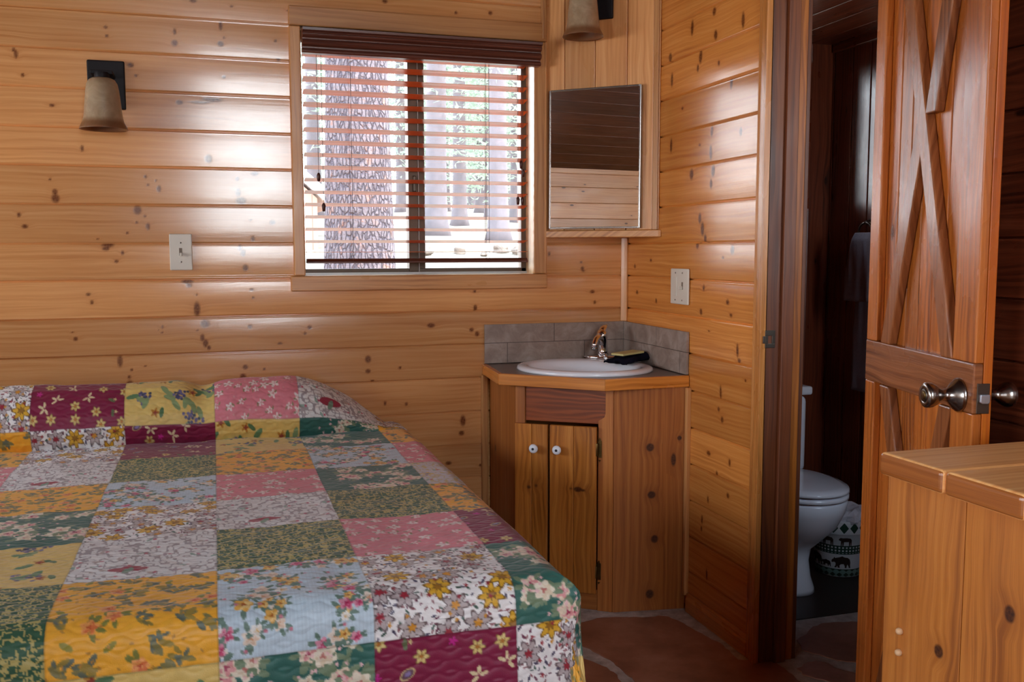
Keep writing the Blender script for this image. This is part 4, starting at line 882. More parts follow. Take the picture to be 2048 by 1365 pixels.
def patch(kind, x0, x1, y0, y1, seed):
    r = np.random.default_rng(seed)
    i0, i1 = np.searchsorted(sA, [x0, x1]); j0, j1 = np.searchsorted(-tA, [-y1, -y0])
    if i0 >= i1 or j0 >= j1: return
    S_, T_ = Sg[j0:j1, i0:i1], Tg[j0:j1, i0:i1]; im = img[j0:j1, i0:i1]
    w1 = vnoise(S_+seed, T_+seed*.37, 120, seed % 13)
    base = dict(W=c3(246, 242, 240), O=c3(246, 176, 52), P=c3(222, 128, 140), L=c3(232, 230, 228), T=c3(52, 104, 94), M=c3(132, 24, 64), G=c3(52, 92, 66), B=c3(196, 214, 226), Y=c3(228, 194, 112), V=c3(202, 198, 204))[kind]
    im[:] = base*(1+.06*(w1[..., None]-.5))
    def blob(cx, cy, rad, col, pet=0, rot=0., asp=1., ang=0., al=1., depth=.28):
        a0, a1 = np.searchsorted(S_[0], [cx-rad*1.2, cx+rad*1.2]); b0, b1 = np.searchsorted(-T_[:, 0], [-cy-rad*1.2, -cy+rad*1.2])
        if a0 >= a1 or b0 >= b1: return
        dx = S_[b0:b1, a0:a1]-cx; dy = T_[b0:b1, a0:a1]-cy
        if ang: dx, dy = dx*cos(ang)+dy*sin(ang), -dx*sin(ang)+dy*cos(ang)
        dy = dy/asp; rr = np.sqrt(dx*dx+dy*dy)
        R0_ = rad*(1-depth+depth*np.cos(pet*np.arctan2(dy, dx)+rot)) if pet else rad
        m_ = np.clip((R0_-rr)/(ST*.8)+.5, 0, 1)[..., None]*al
        sub = im[b0:b1, a0:a1]; sub[:] = sub*(1-m_)+col*m_
    def leaf(cx, cy, rad, col, ang=None): blob(cx, cy, rad, col, asp=.42, ang=r.uniform(0, 3.14) if ang is None else ang)
    def rose(cx, cy, rad, outer, mid, core, leafc):
        for k in range(5): a = r.uniform(0, 6.28); leaf(cx+cos(a)*rad*1.15, cy+sin(a)*rad*1.15, rad*.62, leafc, a)
        blob(cx, cy, rad, outer, 5, r.uniform(0, 6), depth=.16); blob(cx+rad*.1, cy-rad*.05, rad*.74, mid, 5, r.uniform(0, 6), depth=.2)
        blob(cx-rad*.15, cy+rad*.1, rad*.52, outer*.96, 4, r.uniform(0, 6), depth=.25); blob(cx, cy, rad*.3, core, 3, r.uniform(0, 6))
    def star(cx, cy, rad, fill, line, core, pet=7):
        ro = r.uniform(0, 6); blob(cx, cy, rad, line, pet, ro, depth=.21); blob(cx, cy, rad*.84, fill, pet, ro, depth=.21)
        blob(cx, cy, rad*.40, line, pet, ro+3.14, depth=.3); blob(cx, cy, rad*.30, core, 5, ro, depth=.2)
    def pts(n, md):
        out = []
        for _ in range(n*14):
            p = (r.uniform(x0, x1), r.uniform(y0, y1))
            if all((p[0]-q[0])**2+(p[1]-q[1])**2 > md*md for q in out): out.append(p)
            if len(out) >= n: break
        return out
    if kind == 'W':
        for p in pts(420, .007):
            leaf(*p, r.uniform(.003, .0065), [c3(110, 50, 74), c3(76, 70, 96), c3(60, 90, 76), c3(150, 90, 96)][r.integers(4)])
        for p in pts(24, .047):
            k = r.integers(3)
            if k == 0: star(*p, .030, c3(226, 174, 50), c3(130, 92, 30), c3(160, 110, 30), 7)
            elif k == 1: star(*p, .030, c3(190, 176, 176), c3(104, 86, 88), c3(160, 40, 56), 7)
            else: star(*p, .030, c3(192, 178, 176), c3(110, 92, 90), c3(220, 150, 50), 7)
        for p in pts(60, .018): blob(*p, .005, c3(160, 50, 60) if r.random() < .5 else c3(214, 150, 60), 5, 0)
    elif kind == 'O':
        for p in pts(40, .03):
            q = r.random()
            if q < .6:
                for k in range(9): leaf(p[0]+r.normal(0, .010), p[1]+r.normal(0, .008), r.uniform(.007, .014), [c3(132, 124, 76), c3(104, 112, 96), c3(160, 136, 62)][r.integers(3)])
            elif q < .85: rose(*p, .017, c3(244, 164, 90), c3(226, 120, 66), c3(200, 84, 40), c3(130, 130, 60))
            else: leaf(*p, .013, c3(150, 140, 50))
        for p in pts(70, .015): leaf(*p, .0045, c3(196, 140, 60))
    elif kind == 'B':
        im += .02*np.sin(S_*900)[..., None]
        for p in pts(9, .07):
            for k in range(9):
                q = (p[0]+r.normal(0, .024), p[1]+r.normal(0, .022)); z_ = r.integers(4)
                rose(*q, r.uniform(.009, .019), *[(c3(238, 222, 206), c3(226, 196, 170), c3(206, 150, 110)), (c3(224, 150, 170), c3(200, 70, 110), c3(170, 30, 80)), (c3(240, 236, 230), c3(228, 214, 196), c3(220, 170, 90)), (c3(226, 170, 80), c3(236, 200, 130), c3(170, 90, 30))][z_], c3(104, 130, 116))
        for p in pts(30, .028): leaf(*p, .006, c3(120, 140, 132)); blob(p[0]+.006, p[1], .0035, c3(206, 120, 140))
    elif kind == 'T':
        for p in pts(7, .08):
            for k in range(7):
                q = (p[0]+r.normal(0, .026), p[1]+r.normal(0, .018))
                rose(*q, r.uniform(.010, .026), *[(c3(236, 214, 190), c3(222, 150, 150), c3(170, 60, 90)), (c3(240, 228, 206), c3(226, 206, 176), c3(196, 120, 110))][r.integers(2)], c3(120, 140, 110))
            for k in range(14): blob(p[0]+r.normal(0, .035), p[1]+r.normal(0, .028), .0045, c3(234, 190, 190), 5)
    elif kind == 'M':
        for p in pts(26, .036):
            q = r.random()
            if q < .35: star(*p, .017, c3(222, 196, 124), c3(150, 120, 70), c3(190, 120, 50), 6)
            elif q < .55:
                a_ = r.uniform(0, 6)
                for k in range(4): leaf(p[0]+.011*cos(a_+k*1.2), p[1]+.011*sin(a_+k*1.2), .009, c3(224, 204, 160), a_+k*1.2)
            elif q < .72: leaf(*p, .012, c3(100, 110, 74)); blob(p[0]+.01, p[1]+.004, .006, c3(216, 196, 140), 5)
            elif q < .88: blob(*p, .010, c3(200, 40, 140), 5)
            else: blob(*p, .017, c3(196, 170, 120), asp=.6, ang=.6); blob(*p, .013, c3(110, 76, 90), asp=.6, ang=.6); blob(*p, .007, c3(140, 120, 170), asp=.6, ang=.6)
    elif kind == 'G':
        n1 = vnoise(S_, T_, 85, 3)+.5*vnoise(S_+3, T_, 170, 4); m_ = (np.abs(n1-.72) < .085)[..., None]
        n2 = vnoise(S_+1, T_+2, 70, 8)+.5*vnoise(S_+3, T_+1, 150, 9); m2 = (np.abs(n2-.8) < .06)[..., None]
        im[:] = np.where(m_ | m2, c3(188, 172, 104), im)
    elif kind == 'P':
        for p in pts(36, .03):
            blob(*p, r.uniform(.010, .019), c3(240, 220, 216), 5, r.uniform(0, 6)); blob(p[0]+.002, p[1], .005, c3(214, 140, 140), 4)
            leaf(p[0]+.011, p[1]+.006, .006, c3(140, 130, 90)); leaf(p[0]-.011, p[1]-.005, .006, c3(150, 130, 96))
        for p in pts(50, .016): blob(*p, .0035, c3(222, 170, 166), 4)
    elif kind in 'LV':
        n1 = vnoise(S_, T_, 85, 5); im[:] = np.where((np.abs(n1-.5) < .10)[..., None], c3(168, 158, 160) if kind == 'L' else c3(196, 176, 120), im)
        for p in pts(26, .032): leaf(*p, .010, [c3(150, 172, 160), c3(192, 176, 168), c3(170, 150, 160)][r.integers(3)]); blob(p[0]+.01, p[1], .004, c3(190, 90, 110))
        if kind == 'L': leaf((x0+x1)/2-.03, y0+.06, .038, c3(160, 52, 74), .05); leaf((x0+x1)/2-.03, y0+.05, .02, c3(120, 150, 130), 1.2)
        else:
            for p in pts(9, .06): blob(*p, .02, c3(214, 190, 110), 5); blob(*p, .009, c3(110, 100, 140), 5)
    elif kind == 'Y':
        for p in pts(5, .085):
            for k in range(26): blob(p[0]+r.normal(0, .014), p[1]+r.normal(0, .012), .0048, [c3(74, 76, 118), c3(110, 104, 150), c3(58, 70, 90)][r.integers(3)])
            for k in range(4): leaf(p[0]+r.normal(0, .03), p[1]+r.normal(0, .03), .02, [c3(96, 134, 92), c3(140, 160, 110)][r.integers(2)])
        for p in pts(6, .08): blob(*p, .016, c3(190, 132, 50), 5); blob(*p, .008, c3(150, 60, 50), 4); leaf(p[0]+.02, p[1], .016, c3(86, 120, 80))
        if seed == 'x': pass
for ci in range(7):
    for ri in range(9):
        row = LAY[ci]
        patch(row[ri % 8], CS[ci], CS[ci+1], RS[ri+1], RS[ri], 100+ci*17+ri*5)
        if ci == 1 and ri == 0: pass
# slightly darker stitched seams between the patches
for c in CS: img *= (1-.18*np.exp(-((Sg-c)/.0016)**2))[..., None]
for c in RS: img *= (1-.18*np.exp(-((Tg-c)/.0016)**2))[..., None]
# fold the cloth over the mattress
r_ = .058
XE, YE = -.958, -1.742
def bend(q):       # q = distance past the bend line -> (advance, drop)
    a = np.clip(q/r_, 0, pi/2); v_ = np.clip(q-r_*pi/2, 0, None)
    return r_*np.sin(a)+v_*.03, r_*(1-np.cos(a))+v_, a
qx = np.clip(Sg-XE, 0, None); qy = np.clip(YE-Tg, 0, None)
ax_, dx_, _a = bend(qx); ay_, dy_, _b = bend(qy)
X = np.minimum(Sg, XE)+ax_; Y = np.maximum(Tg, YE)-ay_
k_ = 6.0
drop = np.maximum(dx_, dy_)
both = np.clip(np.minimum(dx_, dy_)/.12, 0, 1)
X += both*.020*np.sin(qy*26)*1.; Y -= both*.022*np.sin(qx*24+1)
vy = np.clip((dy_-.05)/.3, 0, 1); Y -= vy*(.012*np.sin(Sg*11+.6)+.006*np.sin(Sg*23)); vx = np.clip((dx_-.05)/.3, 0, 1); X += vx*.010*np.sin(Tg*10)
Z = HB-drop
Z += .004*(vnoise(Sg+5, Tg+5, 6, 2)-.5)*(drop < .06)*2 + .0022*(vnoise(Sg+5, Tg+5, 17, 6)-.5)*(drop < .06)*2
# cloth over the pillows at the head
bp = np.array([(-.172, 0), (-.192, .020), (-.204, .055), (-.198, .100), (-.172, .145), (-.130, .176), (-.085, .190), (-.040, .186), (-.012, .160), (-.008, .145)])
al = np.concatenate([[0], np.cumsum(np.linalg.norm(np.diff(bp, axis=0), axis=1))]); LBP = al[-1]
tau = np.clip((Tg+.172)/(.128+.172), 0, 1); am = tau*LBP
by = np.interp(am, al, bp[:, 0]); bz = np.interp(am, al, bp[:, 1])
amp = np.sin(pi/2*np.clip((-.985-Sg)/.36, 0, 1))
amp = amp*(1-.10*np.exp(-((Sg+1.62)/.05)**2)+.05*vnoise(Sg, Tg, 5, 5))
fy = -.172+tau*.160
mk = (tau > 0)
Y = np.where(mk, fy*(1-amp)+by*amp, Y); Z = np.where(mk, Z+bz*amp, Z)
Z -= .012*np.exp(-((Tg+.168)/.012)**2)*amp
P3 = np.stack([X, Y, Z], 2)
# quilting: rows of little scallops stitched through the cloth
def normals(P): a = np.gradient(P, axis=1); c = np.gradient(P, axis=0); n_ = np.cross(c, a); return n_/(np.linalg.norm(n_, axis=2, keepdims=True)+1e-9)
NN = normals(P3); NN *= np.sign((NN*np.array([.3, -.4, 1.])).sum(2, keepdims=True)+1e-9)
row = Tg/.024+.28*np.sin(Sg*2*pi/.062+np.floor(Tg/.024)*pi)+.35*vnoise(Sg, Tg, 14, 7)
pf = np.abs(np.sin(pi*row))**.55
P3 += NN*((pf-1)*.0024)[..., None]
ny, nx = Sg.shape
J, I = np.meshgrid(np.arange(ny-1), np.arange(nx-1), indexing='ij'); v0 = (J*nx+I).ravel()
Fq = np.stack([v0, v0+nx, v0+nx+1, v0+1], 1)
me = bpy.data.meshes.new('patchwork_quilt')
me.vertices.add(nx*ny); me.vertices.foreach_set('co', P3.astype('f').ravel())
me.loops.add(Fq.size); me.loops.foreach_set('vertex_index', Fq.astype('i').ravel())
me.polygons.add(len(Fq)); me.polygons.foreach_set('loop_start', np.arange(0, Fq.size, 4, dtype='i')); me.polygons.foreach_set('loop_total', np.full(len(Fq), 4, 'i')); me.update(calc_edges=True)
lin = np.clip(img, 0, 1); lin = np.where(lin <= .04045, lin/12.92, ((lin+.055)/1.055)**2.4)
col = np.ones((nx*ny, 4), 'f'); col[:, :3] = lin.reshape(-1, 3)
me.color_attributes.new('print', 'FLOAT_COLOR', 'POINT').data.foreach_set('color', col.ravel())
me.polygons.foreach_set('use_smooth', [True]*len(Fq))
t = NT('quilt_cotton'); at = t.n('ShaderNodeAttribute', attribute_name='print').outputs['Color']
v = t.n('ShaderNodeTexCoord').outputs['Object']; n1 = t.noise(v, 420, 2); n2 = t.noise(v, 900, 1)
cc_ = t.mix(t.math('MULTIPLY', n2, .18), at, (.05, .04, .05, 1), 'MULTIPLY')
t.bsdf(cc_, .48, .45, bump=n1, bstr=.25, bdist=.001, Sheen_Weight=.15)
me.materials.append(t.m)
o = bpy.data.objects.new('patchwork_quilt', me); C.objects.link(o)
tag(o, 'multicoloured floral patchwork quilt spread over the bed and its pillows', 'quilt')

# ================================================================ DRESSER
dr = empty('dresser', (-.25, -2.7, 0), 'honey pine dresser with thick plank top in the right foreground', 'dresser')
y = -2.155; b = B()
for wd in (.156, .16, .158, .16, .158, .16, .12):
    b.box((-.481, y-wd+.0008, .890), (-.012, y-.0008, .930), 'x'); y -= wd
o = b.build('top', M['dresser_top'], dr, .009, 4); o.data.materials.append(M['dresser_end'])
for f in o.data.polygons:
    if f.normal.x < -.5: f.material_index = 1  # left end faces: end-grain colour with the edge's shade painted in
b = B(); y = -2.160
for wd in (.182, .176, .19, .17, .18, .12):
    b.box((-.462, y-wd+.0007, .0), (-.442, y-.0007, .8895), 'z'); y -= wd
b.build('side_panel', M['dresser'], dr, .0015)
b = B(); b.box((-.4415, -2.180, .0), (-.014, -2.161, .8895), 'z'); b.build('back_panel', M['dresser'], dr, .001)
b = B(); b.box((-.4415, y, .0), (-.014, y+.02, .8895), 'z'); b.build('side_panel', M['dresser'], dr, .001)
for z in (.624, .586):
    b = B(); b.lathe([(.0001, -.002), (.0050, -.002), (.0062, .003), (.0052, .007), (.0028, .009), (.0001, .0093)], 18, Matrix.Translation((-.462, -2.206, z)) @ Matrix.Rotation(radians(-90), 4, 'Y'))
    b.build('wood_plug', M['pin'], dr)

# ================================================================ TOILET, BIN, TOWEL
TX = .47
to = empty('toilet', (TX, -.4, .004), 'white toilet with closed lid in the dark bathroom', 'toilet')
def oval(cx, cy, a, bf, bb, z, n=48, pw=2.2):
    out = []
    for k in range(n):
        t = 2*pi*k/n; c_, s_ = cos(t), sin(t); x = a*math.copysign(abs(c_)**(2/pw), c_); yv = (bb if s_ > 0 else bf)*math.copysign(abs(s_)**(2/pw), s_)
        out.append((cx+x, cy+yv, z))
    return out
def ov2(dy, a, bf, bb, z): return oval(TX, -.45+dy, a*.93, bf*.88, bb*.86, z)
b = B(); b.rings([ov2(.03, .108, .185, .22, .0045), ov2(.03, .106, .182, .22, .02), ov2(.03, .092, .165, .21, .06), ov2(.03, .088, .150, .205, .12), ov2(.03, .092, .165, .205, .17), ov2(.01, .122, .20, .22, .215), ov2(-.01, .156, .245, .22, .27), ov2(-.02, .175, .272, .22, .33), ov2(-.025, .181, .280, .22, .372), ov2(-.025, .177, .274, .215, .379)]); b.build('bowl', M['porcelain'], to, fix=True)
b = B(); b.rings([ov2(-.025, .177, .274, .19, .384), ov2(-.025, .184, .283, .195, .387), ov2(-.025, .184, .283, .195, .398), ov2(-.025, .180, .277, .192, .401)]); b.build('seat', M['porcelain'], to, fix=True)
b = B(); b.rings([ov2(-.025, .180, .277, .19, .408), ov2(-.025, .186, .285, .195, .411), ov2(-.025, .184, .282, .193, .421), ov2(-.02, .155, .25, .165, .429), ov2(-.02, .06, .1, .06, .432)]); b.build('lid', M['porcelain'], to, fix=True)
b = B(); b.box((TX-.215, -.262, .385), (TX+.215, -.05, .695)); b.build('tank', M['porcelain'], to, .025, 4)
b = B(); b.box((TX-.228, -.275, .700), (TX+.228, -.045, .735)); b.build('tank_lid', M['porcelain'], to, .010, 3)
b = B(); b.box((TX-.12, -.34, .30), (TX+.12, -.10, .384)); b.build('tank_support', M['porcelain'], to, .03, 3)
# bin
def bin_mat():
    t = NT('bin_print'); v = t.n('ShaderNodeUVMap', uv_map='grain').outputs[0]
    s = t.n('ShaderNodeSeparateXYZ'); t.l(v, s.inputs[0]); u, z = s.outputs[0], s.outputs[1]
    def band(a, c): return t.math('MULTIPLY', t.math('GREATER_THAN', z, a), t.math('LESS_THAN', z, c))
    def per(q, f, duty): return t.math('LESS_THAN', t.math('FRACT', t.math('MULTIPLY', q, f)), duty)
    white, green, olive = S(206, 212, 214), S(24, 58, 46), S(96, 88, 52)
    ging = t.math('MAXIMUM', per(u, 44, .5), per(z, 80, .45))
    c = t.mix(t.math('MULTIPLY', band(.098, .130), ging), white, green)
    du = t.math('ABSOLUTE', t.math('SUBTRACT', t.math('FRACT', t.math('MULTIPLY', u, 22)), .5))
    dz = t.math('ABSOLUTE', t.math('SUBTRACT', t.math('FRACT', t.math('MULTIPLY', z, 45)), .5))
    dia = t.math('LESS_THAN', t.math('ADD', du, dz), .42)
    c = t.mix(band(.004, .034), c, t.mix(dia, S(120, 150, 140), S(44, 60, 44)))
    c = t.mix(band(.0315, .034), c, green); c = t.mix(band(.0945, .098), c, green)
    du2 = t.math('ABSOLUTE', t.math('SUBTRACT', t.math('FRACT', t.math('MULTIPLY', u, 17)), .5)); dz2 = t.math('ABSOLUTE', t.math('DIVIDE', t.math('SUBTRACT', z, .202), .05))
    c = t.mix(t.math('MULTIPLY', band(.182, .222), t.math('LESS_THAN', t.math('ADD', du2, dz2), .44)), c, green)
    return t.bsdf(c, .35, .5)
M['bin'] = bin_mat(); M['bear'] = plain('bear_print', S(46, 26, 18), .5)
BC = Vector((.765, -.375, .0045))
bn = empty('waste_bin', tuple(BC), 'small round bin printed with bears and green check, behind the toilet bowl', 'waste bin')
br_ = lambda z: .086+z*.09
b = B(); b.lathe([(.0001, 0), (.084, 0), (br_(.004), .004), (br_(.034), .034), (br_(.10), .10), (br_(.17), .170), (.106, .174), (.108, .180), (.108, .224), (.106, .228), (.103, .224), (.100, .17), (.082, .006), (.0001, .006)], 64, Matrix.Translation(BC)); b.build('bin_body', M['bin'], bn)
bear = [(-.5, .30), (-.49, .42), (-.40, .50), (-.36, .60), (-.31, .53), (-.24, .56), (-.10, .60), (.05, .66), (.18, .60), (.34, .58), (.46, .48), (.50, .30), (.49, .10), (.52, .0), (.42, .0), (.40, .10), (.33, .20), (.30, .08), (.30, .0), (.20, .0), (.20, .10), (.14, .22), (-.02, .20), (-.08, .12), (-.05, .0), (-.16, .0), (-.18, .10), (-.22, .05), (-.24, .0), (-.34, .0), (-.28, .14), (-.28, .26), (-.36, .32), (-.44, .28)]
moose = [(-.5, .50), (-.44, .60), (-.36, .66), (-.20, .64), (.10, .66), (.38, .62), (.48, .48), (.46, .0), (.40, .0), (.38, .34), (.34, .0), (.28, .0), (.26, .36), (-.10, .34), (-.14, .0), (-.20, .0), (-.22, .32), (-.27, .0), (-.33, .0), (-.32, .40), (-.42, .44)]
def decal(poly, a0, z0, sc, name='bear_print'):
    bm = bmesh.new(); vv = [bm.verts.new((p[0]*sc, p[1]*sc, 0)) for p in poly]; bm.faces.new(vv)
    bmesh.ops.triangulate(bm, faces=bm.faces); bmesh.ops.subdivide_edges(bm, edges=bm.edges, cuts=2, use_grid_fill=True)
    for q in bm.verts:
        z = z0+q.co.y; R = br_(z)+.0006; a = a0+q.co.x/R; q.co = BC+Vector((R*cos(a), R*sin(a), z))
    me = bpy.data.meshes.new(name); bm.to_mesh(me); bm.free(); me.materials.append(M['bear']); o = bpy.data.objects.new(name, me); link(o, bn)
a0 = math.atan2(CAM.y-BC.y, CAM.x-BC.x)
decal(bear, a0+.12, .040, .072); decal(bear, a0-.52, .041, .040); decal(bear, a0-1.10, .040, .072)
decal(moose, a0+.25, .128, .052, 'moose_print'); decal(moose, a0-.45, .128, .052, 'moose_print')
b = B(); rg_ = []; r2 = random.Random(3)
for i, (rad, z) in enumerate([(.100, .205), (.107, .229), (.104, .246), (.090, .262), (.070, .266), (.050, .255), (.03, .245)]):
    rg_.append([(BC.x+rad*(1+.08*sin(k*.9*2+i)+r2.uniform(-.05, .05))*cos(2*pi*k/36), BC.y+rad*(1+.08*sin(k*1.7+i)+r2.uniform(-.05, .05))*sin(2*pi*k/36), BC.z+z+r2.uniform(-.006, .006)) for k in range(36)])
b.rings(rg_, cap=False); b.sm = [False]*len(b.sm); b.build('bin_liner', M['bag'], bn)
# towel on its ring
TY, TXW = -.305, BX1
tr_ = empty('towel_ring', (TXW, TY, 1.36), 'small metal towel ring on the dark bathroom wall', 'towel ring')
b = B(); b.lathe([(.0001, 0), (.022, 0), (.020, .006), (.010, .012), (.009, .030), (.0001, .034)], 24, Matrix.Translation((TXW-.0005, TY, 1.385)) @ Matrix.Rotation(radians(-90), 4, 'Y')); b.build('wall_mount', M['steel_dark'], tr_)
b = B(); b.tube([(TXW-.034, TY+.045*sin(2*pi*k/32), 1.340+.045*cos(2*pi*k/32)) for k in range(33)], .0045, 10); b.build('ring', M['steel_dark'], tr_)
def towel(y0, z1, z0, wtop, wbot, dep, lab, x0, bands):
    """hanging cloth with folds; a closed shell"""
    b = B(); rings = []; n = 56
    for i in range(40):
        q = i/39; z = z1+(z0-z1)*q; wd = wtop+(wbot-wtop)*min(1, q*1.6)**.7; ring = []
        for k in range(n):
            a = 2*pi*k/n; c_, s_ = cos(a), sin(a); yy = math.copysign(abs(s_)**.6, s_)*wd/2
            fold = .30*sin(yy*110+i*.06)*(.4+.6*q)
            xx = dep/2*math.copysign(abs(c_)**.6, c_)*(1+fold*.6)
            if i < 4: xx *= (.35+.65*i/4)
            bump = 0.0
            for zb in bands:
                if abs(q-zb) < .016: bump = -.0018
            ring.append((x0-dep/2+xx-(.004*sin(yy*90)*q)+bump*(-c_), y0+yy, z))
        rings.append(ring)
    b.rings(rings); o = b.build('hanging_towel', M['towel'], None, fix=True); tag(o, lab, 'towel', 'towels hanging in the bathroom'); return o
towel(TY-.055, 1.335, .712, .12, .235, .034, 'long grey towel hanging behind, lower of the two bathroom towels', TXW-.010, (.9,))
towel(TY-.045, 1.345, 1.075, .10, .20, .034, 'short grey hand towel with stripe, hanging in front of the longer towel', TXW-.060, (.66, .74, .92))
# ================================================================ OUTSIDE THE WINDOW
TYY = [.14, 2, 4, 6, 9, 12, 20, 32, 60, 90]; TZZ = [-.25, .15, .70, 1.02, 1.25, 1.45, 2.05, 2.85, 3.6, 4.0]
def th(x, y): return float(np.interp(y, TYY, TZZ))+.05*sin(x*.9)*sin(y*.7)
b = B(); gx = np.linspace(-30, 50, 81); gy = np.concatenate([np.linspace(.15, 20, 60), np.linspace(21, 90, 40)])
vs = [(x, y, th(x, y)+(.02*sin(x*5+y*3)*sin(y*4) if y > 2 else 0)) for y in gy for x in gx]; nx_ = len(gx)
fs = [(j*nx_+i, j*nx_+i+1, (j+1)*nx_+i+1, (j+1)*nx_+i) for j in range(len(gy)-1) for i in range(nx_-1)]
b.add(vs, fs, lambda p, f: (p[0], p[1]), True)
t = NT('forest_ground'); v = t.n('ShaderNodeTexCoord').outputs['Object']
n1 = t.noise(t.vmul(v, (.8, 2.4, 1)), 1.2, 6, .65); c = t.ramp(n1, [(.3, S(84, 72, 58)), (.5, S(122, 112, 98)), (.75, S(140, 130, 116))])
M['ground'] = t.bsdf(c, .9, .2)
o = b.build('ground_outside', M['ground']); tag(o, kind='structure')
def bark_mat():
    t = NT('pine_bark'); v = t.n('ShaderNodeTexCoord').outputs['Object']
    vv = t.vmul(v, (34, 34, 12)); nv = t.n('ShaderNodeTexNoise'); t.l(v, nv.inputs['Vector']); nv.inputs['Scale'].default_value = 14; nv.inputs['Detail'].default_value = 4
    add = t.n('ShaderNodeVectorMath', operation='MULTIPLY_ADD'); t.l(nv.outputs['Color'], add.inputs[0]); add.inputs[1].default_value = (1.1, 1.1, 1.1); t.l(vv, add.inputs[2])
    vo = t.n('ShaderNodeTexVoronoi', feature='DISTANCE_TO_EDGE'); t.l(add.outputs[0], vo.inputs['Vector']); vo.inputs['Scale'].default_value = 1.0
    cr_ = t.mapr(vo.outputs['Distance'], .16, .0, 0, .75)
    pl = t.ramp(t.noise(v, 11, 5, .7), [(.3, S(76, 66, 70)), (.55, S(92, 82, 84)), (.72, S(120, 80, 62))])
    c = t.mix(cr_, pl, S(50, 42, 50))
    return t.bsdf(c, .9, .2, bump=t.math('SUBTRACT', t.noise(v, 40, 3), t.math('MULTIPLY', cr_, 1.5)), bstr=.8, bdist=.02)
M['bark'] = bark_mat()
M['bark_far'] = plain('far_bark', S(92, 82, 84), .9, nscale=6, namt=.2)
def trunk_rings(b, base, rad, h, lean=0, flare=1.5, seg=28, n=24, amp=.05, sd=0):
    r3 = random.Random(sd); ph = [r3.uniform(0, 6) for _ in range(6)]; rings = []
    for i in range(n):
        q = i/(n-1); z = h*q**1.3; rr = rad*(1-.55*q)*(1+(flare-1)*math.exp(-z/.25))
        rings.append([(base[0]+lean*z+rr*(1+amp*sin(5*2*pi*k/seg+ph[0]+z*.6)+amp*.6*sin(9*2*pi*k/seg+ph[1]-z*1.1))*cos(2*pi*k/seg), base[1]+rr*(1+amp*sin(5*2*pi*k/seg+ph[0]+z*.6))*sin(2*pi*k/seg), base[2]-.1+z) for k in range(seg)])
    b.rings(rings)
p = Vector((-0.55, 3.52, 1.28)); zb = th(p.x, p.y)
b = B(); trunk_rings(b, (p.x, p.y, zb), .272, 9.0, 0, 1.25, 96, 60, .03, 5); bt = b.build('big_tree_trunk', M['bark'], None, fix=True)
bt.name = 'tree_trunk'; tag(bt, 'thick rough-barked pine trunk right outside the left window pane', 'tree')
# foliage cards built once as real little needle clumps
t = NT('needles'); v = t.n('ShaderNodeTexCoord').outputs['Object']; n1 = t.noise(v, 3, 3)
c = t.ramp(n1, [(.3, S(112, 126, 112)), (.7, S(150, 158, 136))])
d_ = t.n('ShaderNodeBsdfDiffuse'); t.l(c, d_.inputs[0]); tr2 = t.n('ShaderNodeBsdfTranslucent'); t.l(c, tr2.inputs[0]); mx = t.n('ShaderNodeMixShader'); mx.inputs[0].default_value = .5
t.l(d_.outputs[0], mx.inputs[1]); t.l(tr2.outputs[0], mx.inputs[2]); t.l(mx.outputs[0], t.out.inputs[0]); M['needles'] = t.m
def make_tree(sd, h, rad, crown0, cr_r, ncl):
    r3 = random.Random(sd); e = empty('forest_tree', (0, 0, 0))
    b = B(); trunk_rings(b, (0, 0, 0), rad, h, r3.uniform(-.01, .01), 1.5, 20, 20, .03, sd)
    b.build('trunk', M['bark_far'], e, fix=True)
    b = B(); vs = []; fs = []
    for _ in range(ncl):
        q = r3.random()**.8; z = crown0+(h-crown0)*q; R = cr_r*(1-q)**.7*(.35+.65*r3.random()); a = r3.uniform(0, 6.283)
        cx, cy_2, cz_ = R*cos(a), R*sin(a), z-R*.25
        for _k in range(9):
            o_ = Vector((r3.gauss(0, .14), r3.gauss(0, .14), r3.gauss(0, .07))); d = Vector((r3.gauss(0, 1), r3.gauss(0, 1), r3.gauss(0, .5))).normalized()*r3.uniform(.10, .22); s_ = Vector((r3.gauss(0, 1), r3.gauss(0, 1), r3.gauss(0, 1))).normalized()*.035
            c0 = Vector((cx, cy_2, cz_))+o_; k = len(vs); vs += [tuple(c0-s_), tuple(c0+s_), tuple(c0+d)]; fs.append((k, k+1, k+2))
    b.add(vs, fs, lambda p, f: (p[0], p[1])); b.build('foliage', M['needles'], e)
    return e
protos = [make_tree(1, 13, .17, 1.6, 2.4, 900), make_tree(2, 16, .20, 3.0, 2.8, 1000), make_tree(3, 9, .10, .6, 1.9, 800)]
spots = [(2.21, 13.18, 1, 1.0), (3.6, 16.96, 0, 0.95), (2.85, 11.4, 1, 0.82), (6.45, 25.54, 0, 1), (5.43, 18.49, 0, 1.1), (6.14, 28.79, 2, 1.2), (8.26, 33.39, 0, 1.1), (9.06, 31.04, 1, 1), (5.58, 21.6, 2, 1.1), (3.9, 25.28, 0, 1), (0.88, 20.96, 0, 1.1), (6.78, 35.95, 1, 1.1), (1.36, 31.33, 1, 1), (5.91, 41.48, 0, 1.2), (7.92, 25.08, 2, 1.2), (3.42, 34.9, 2, 1.3), (5.05, 15.45, 0, 1), (8.64, 48.0, 1, 1.1), (12.25, 50.03, 0, 1.3), (15.03, 52.32, 1, 1.3), (4.28, 52.51, 0, 1.3), (12.46, 57.33, 2, 1.6)]
used = set()
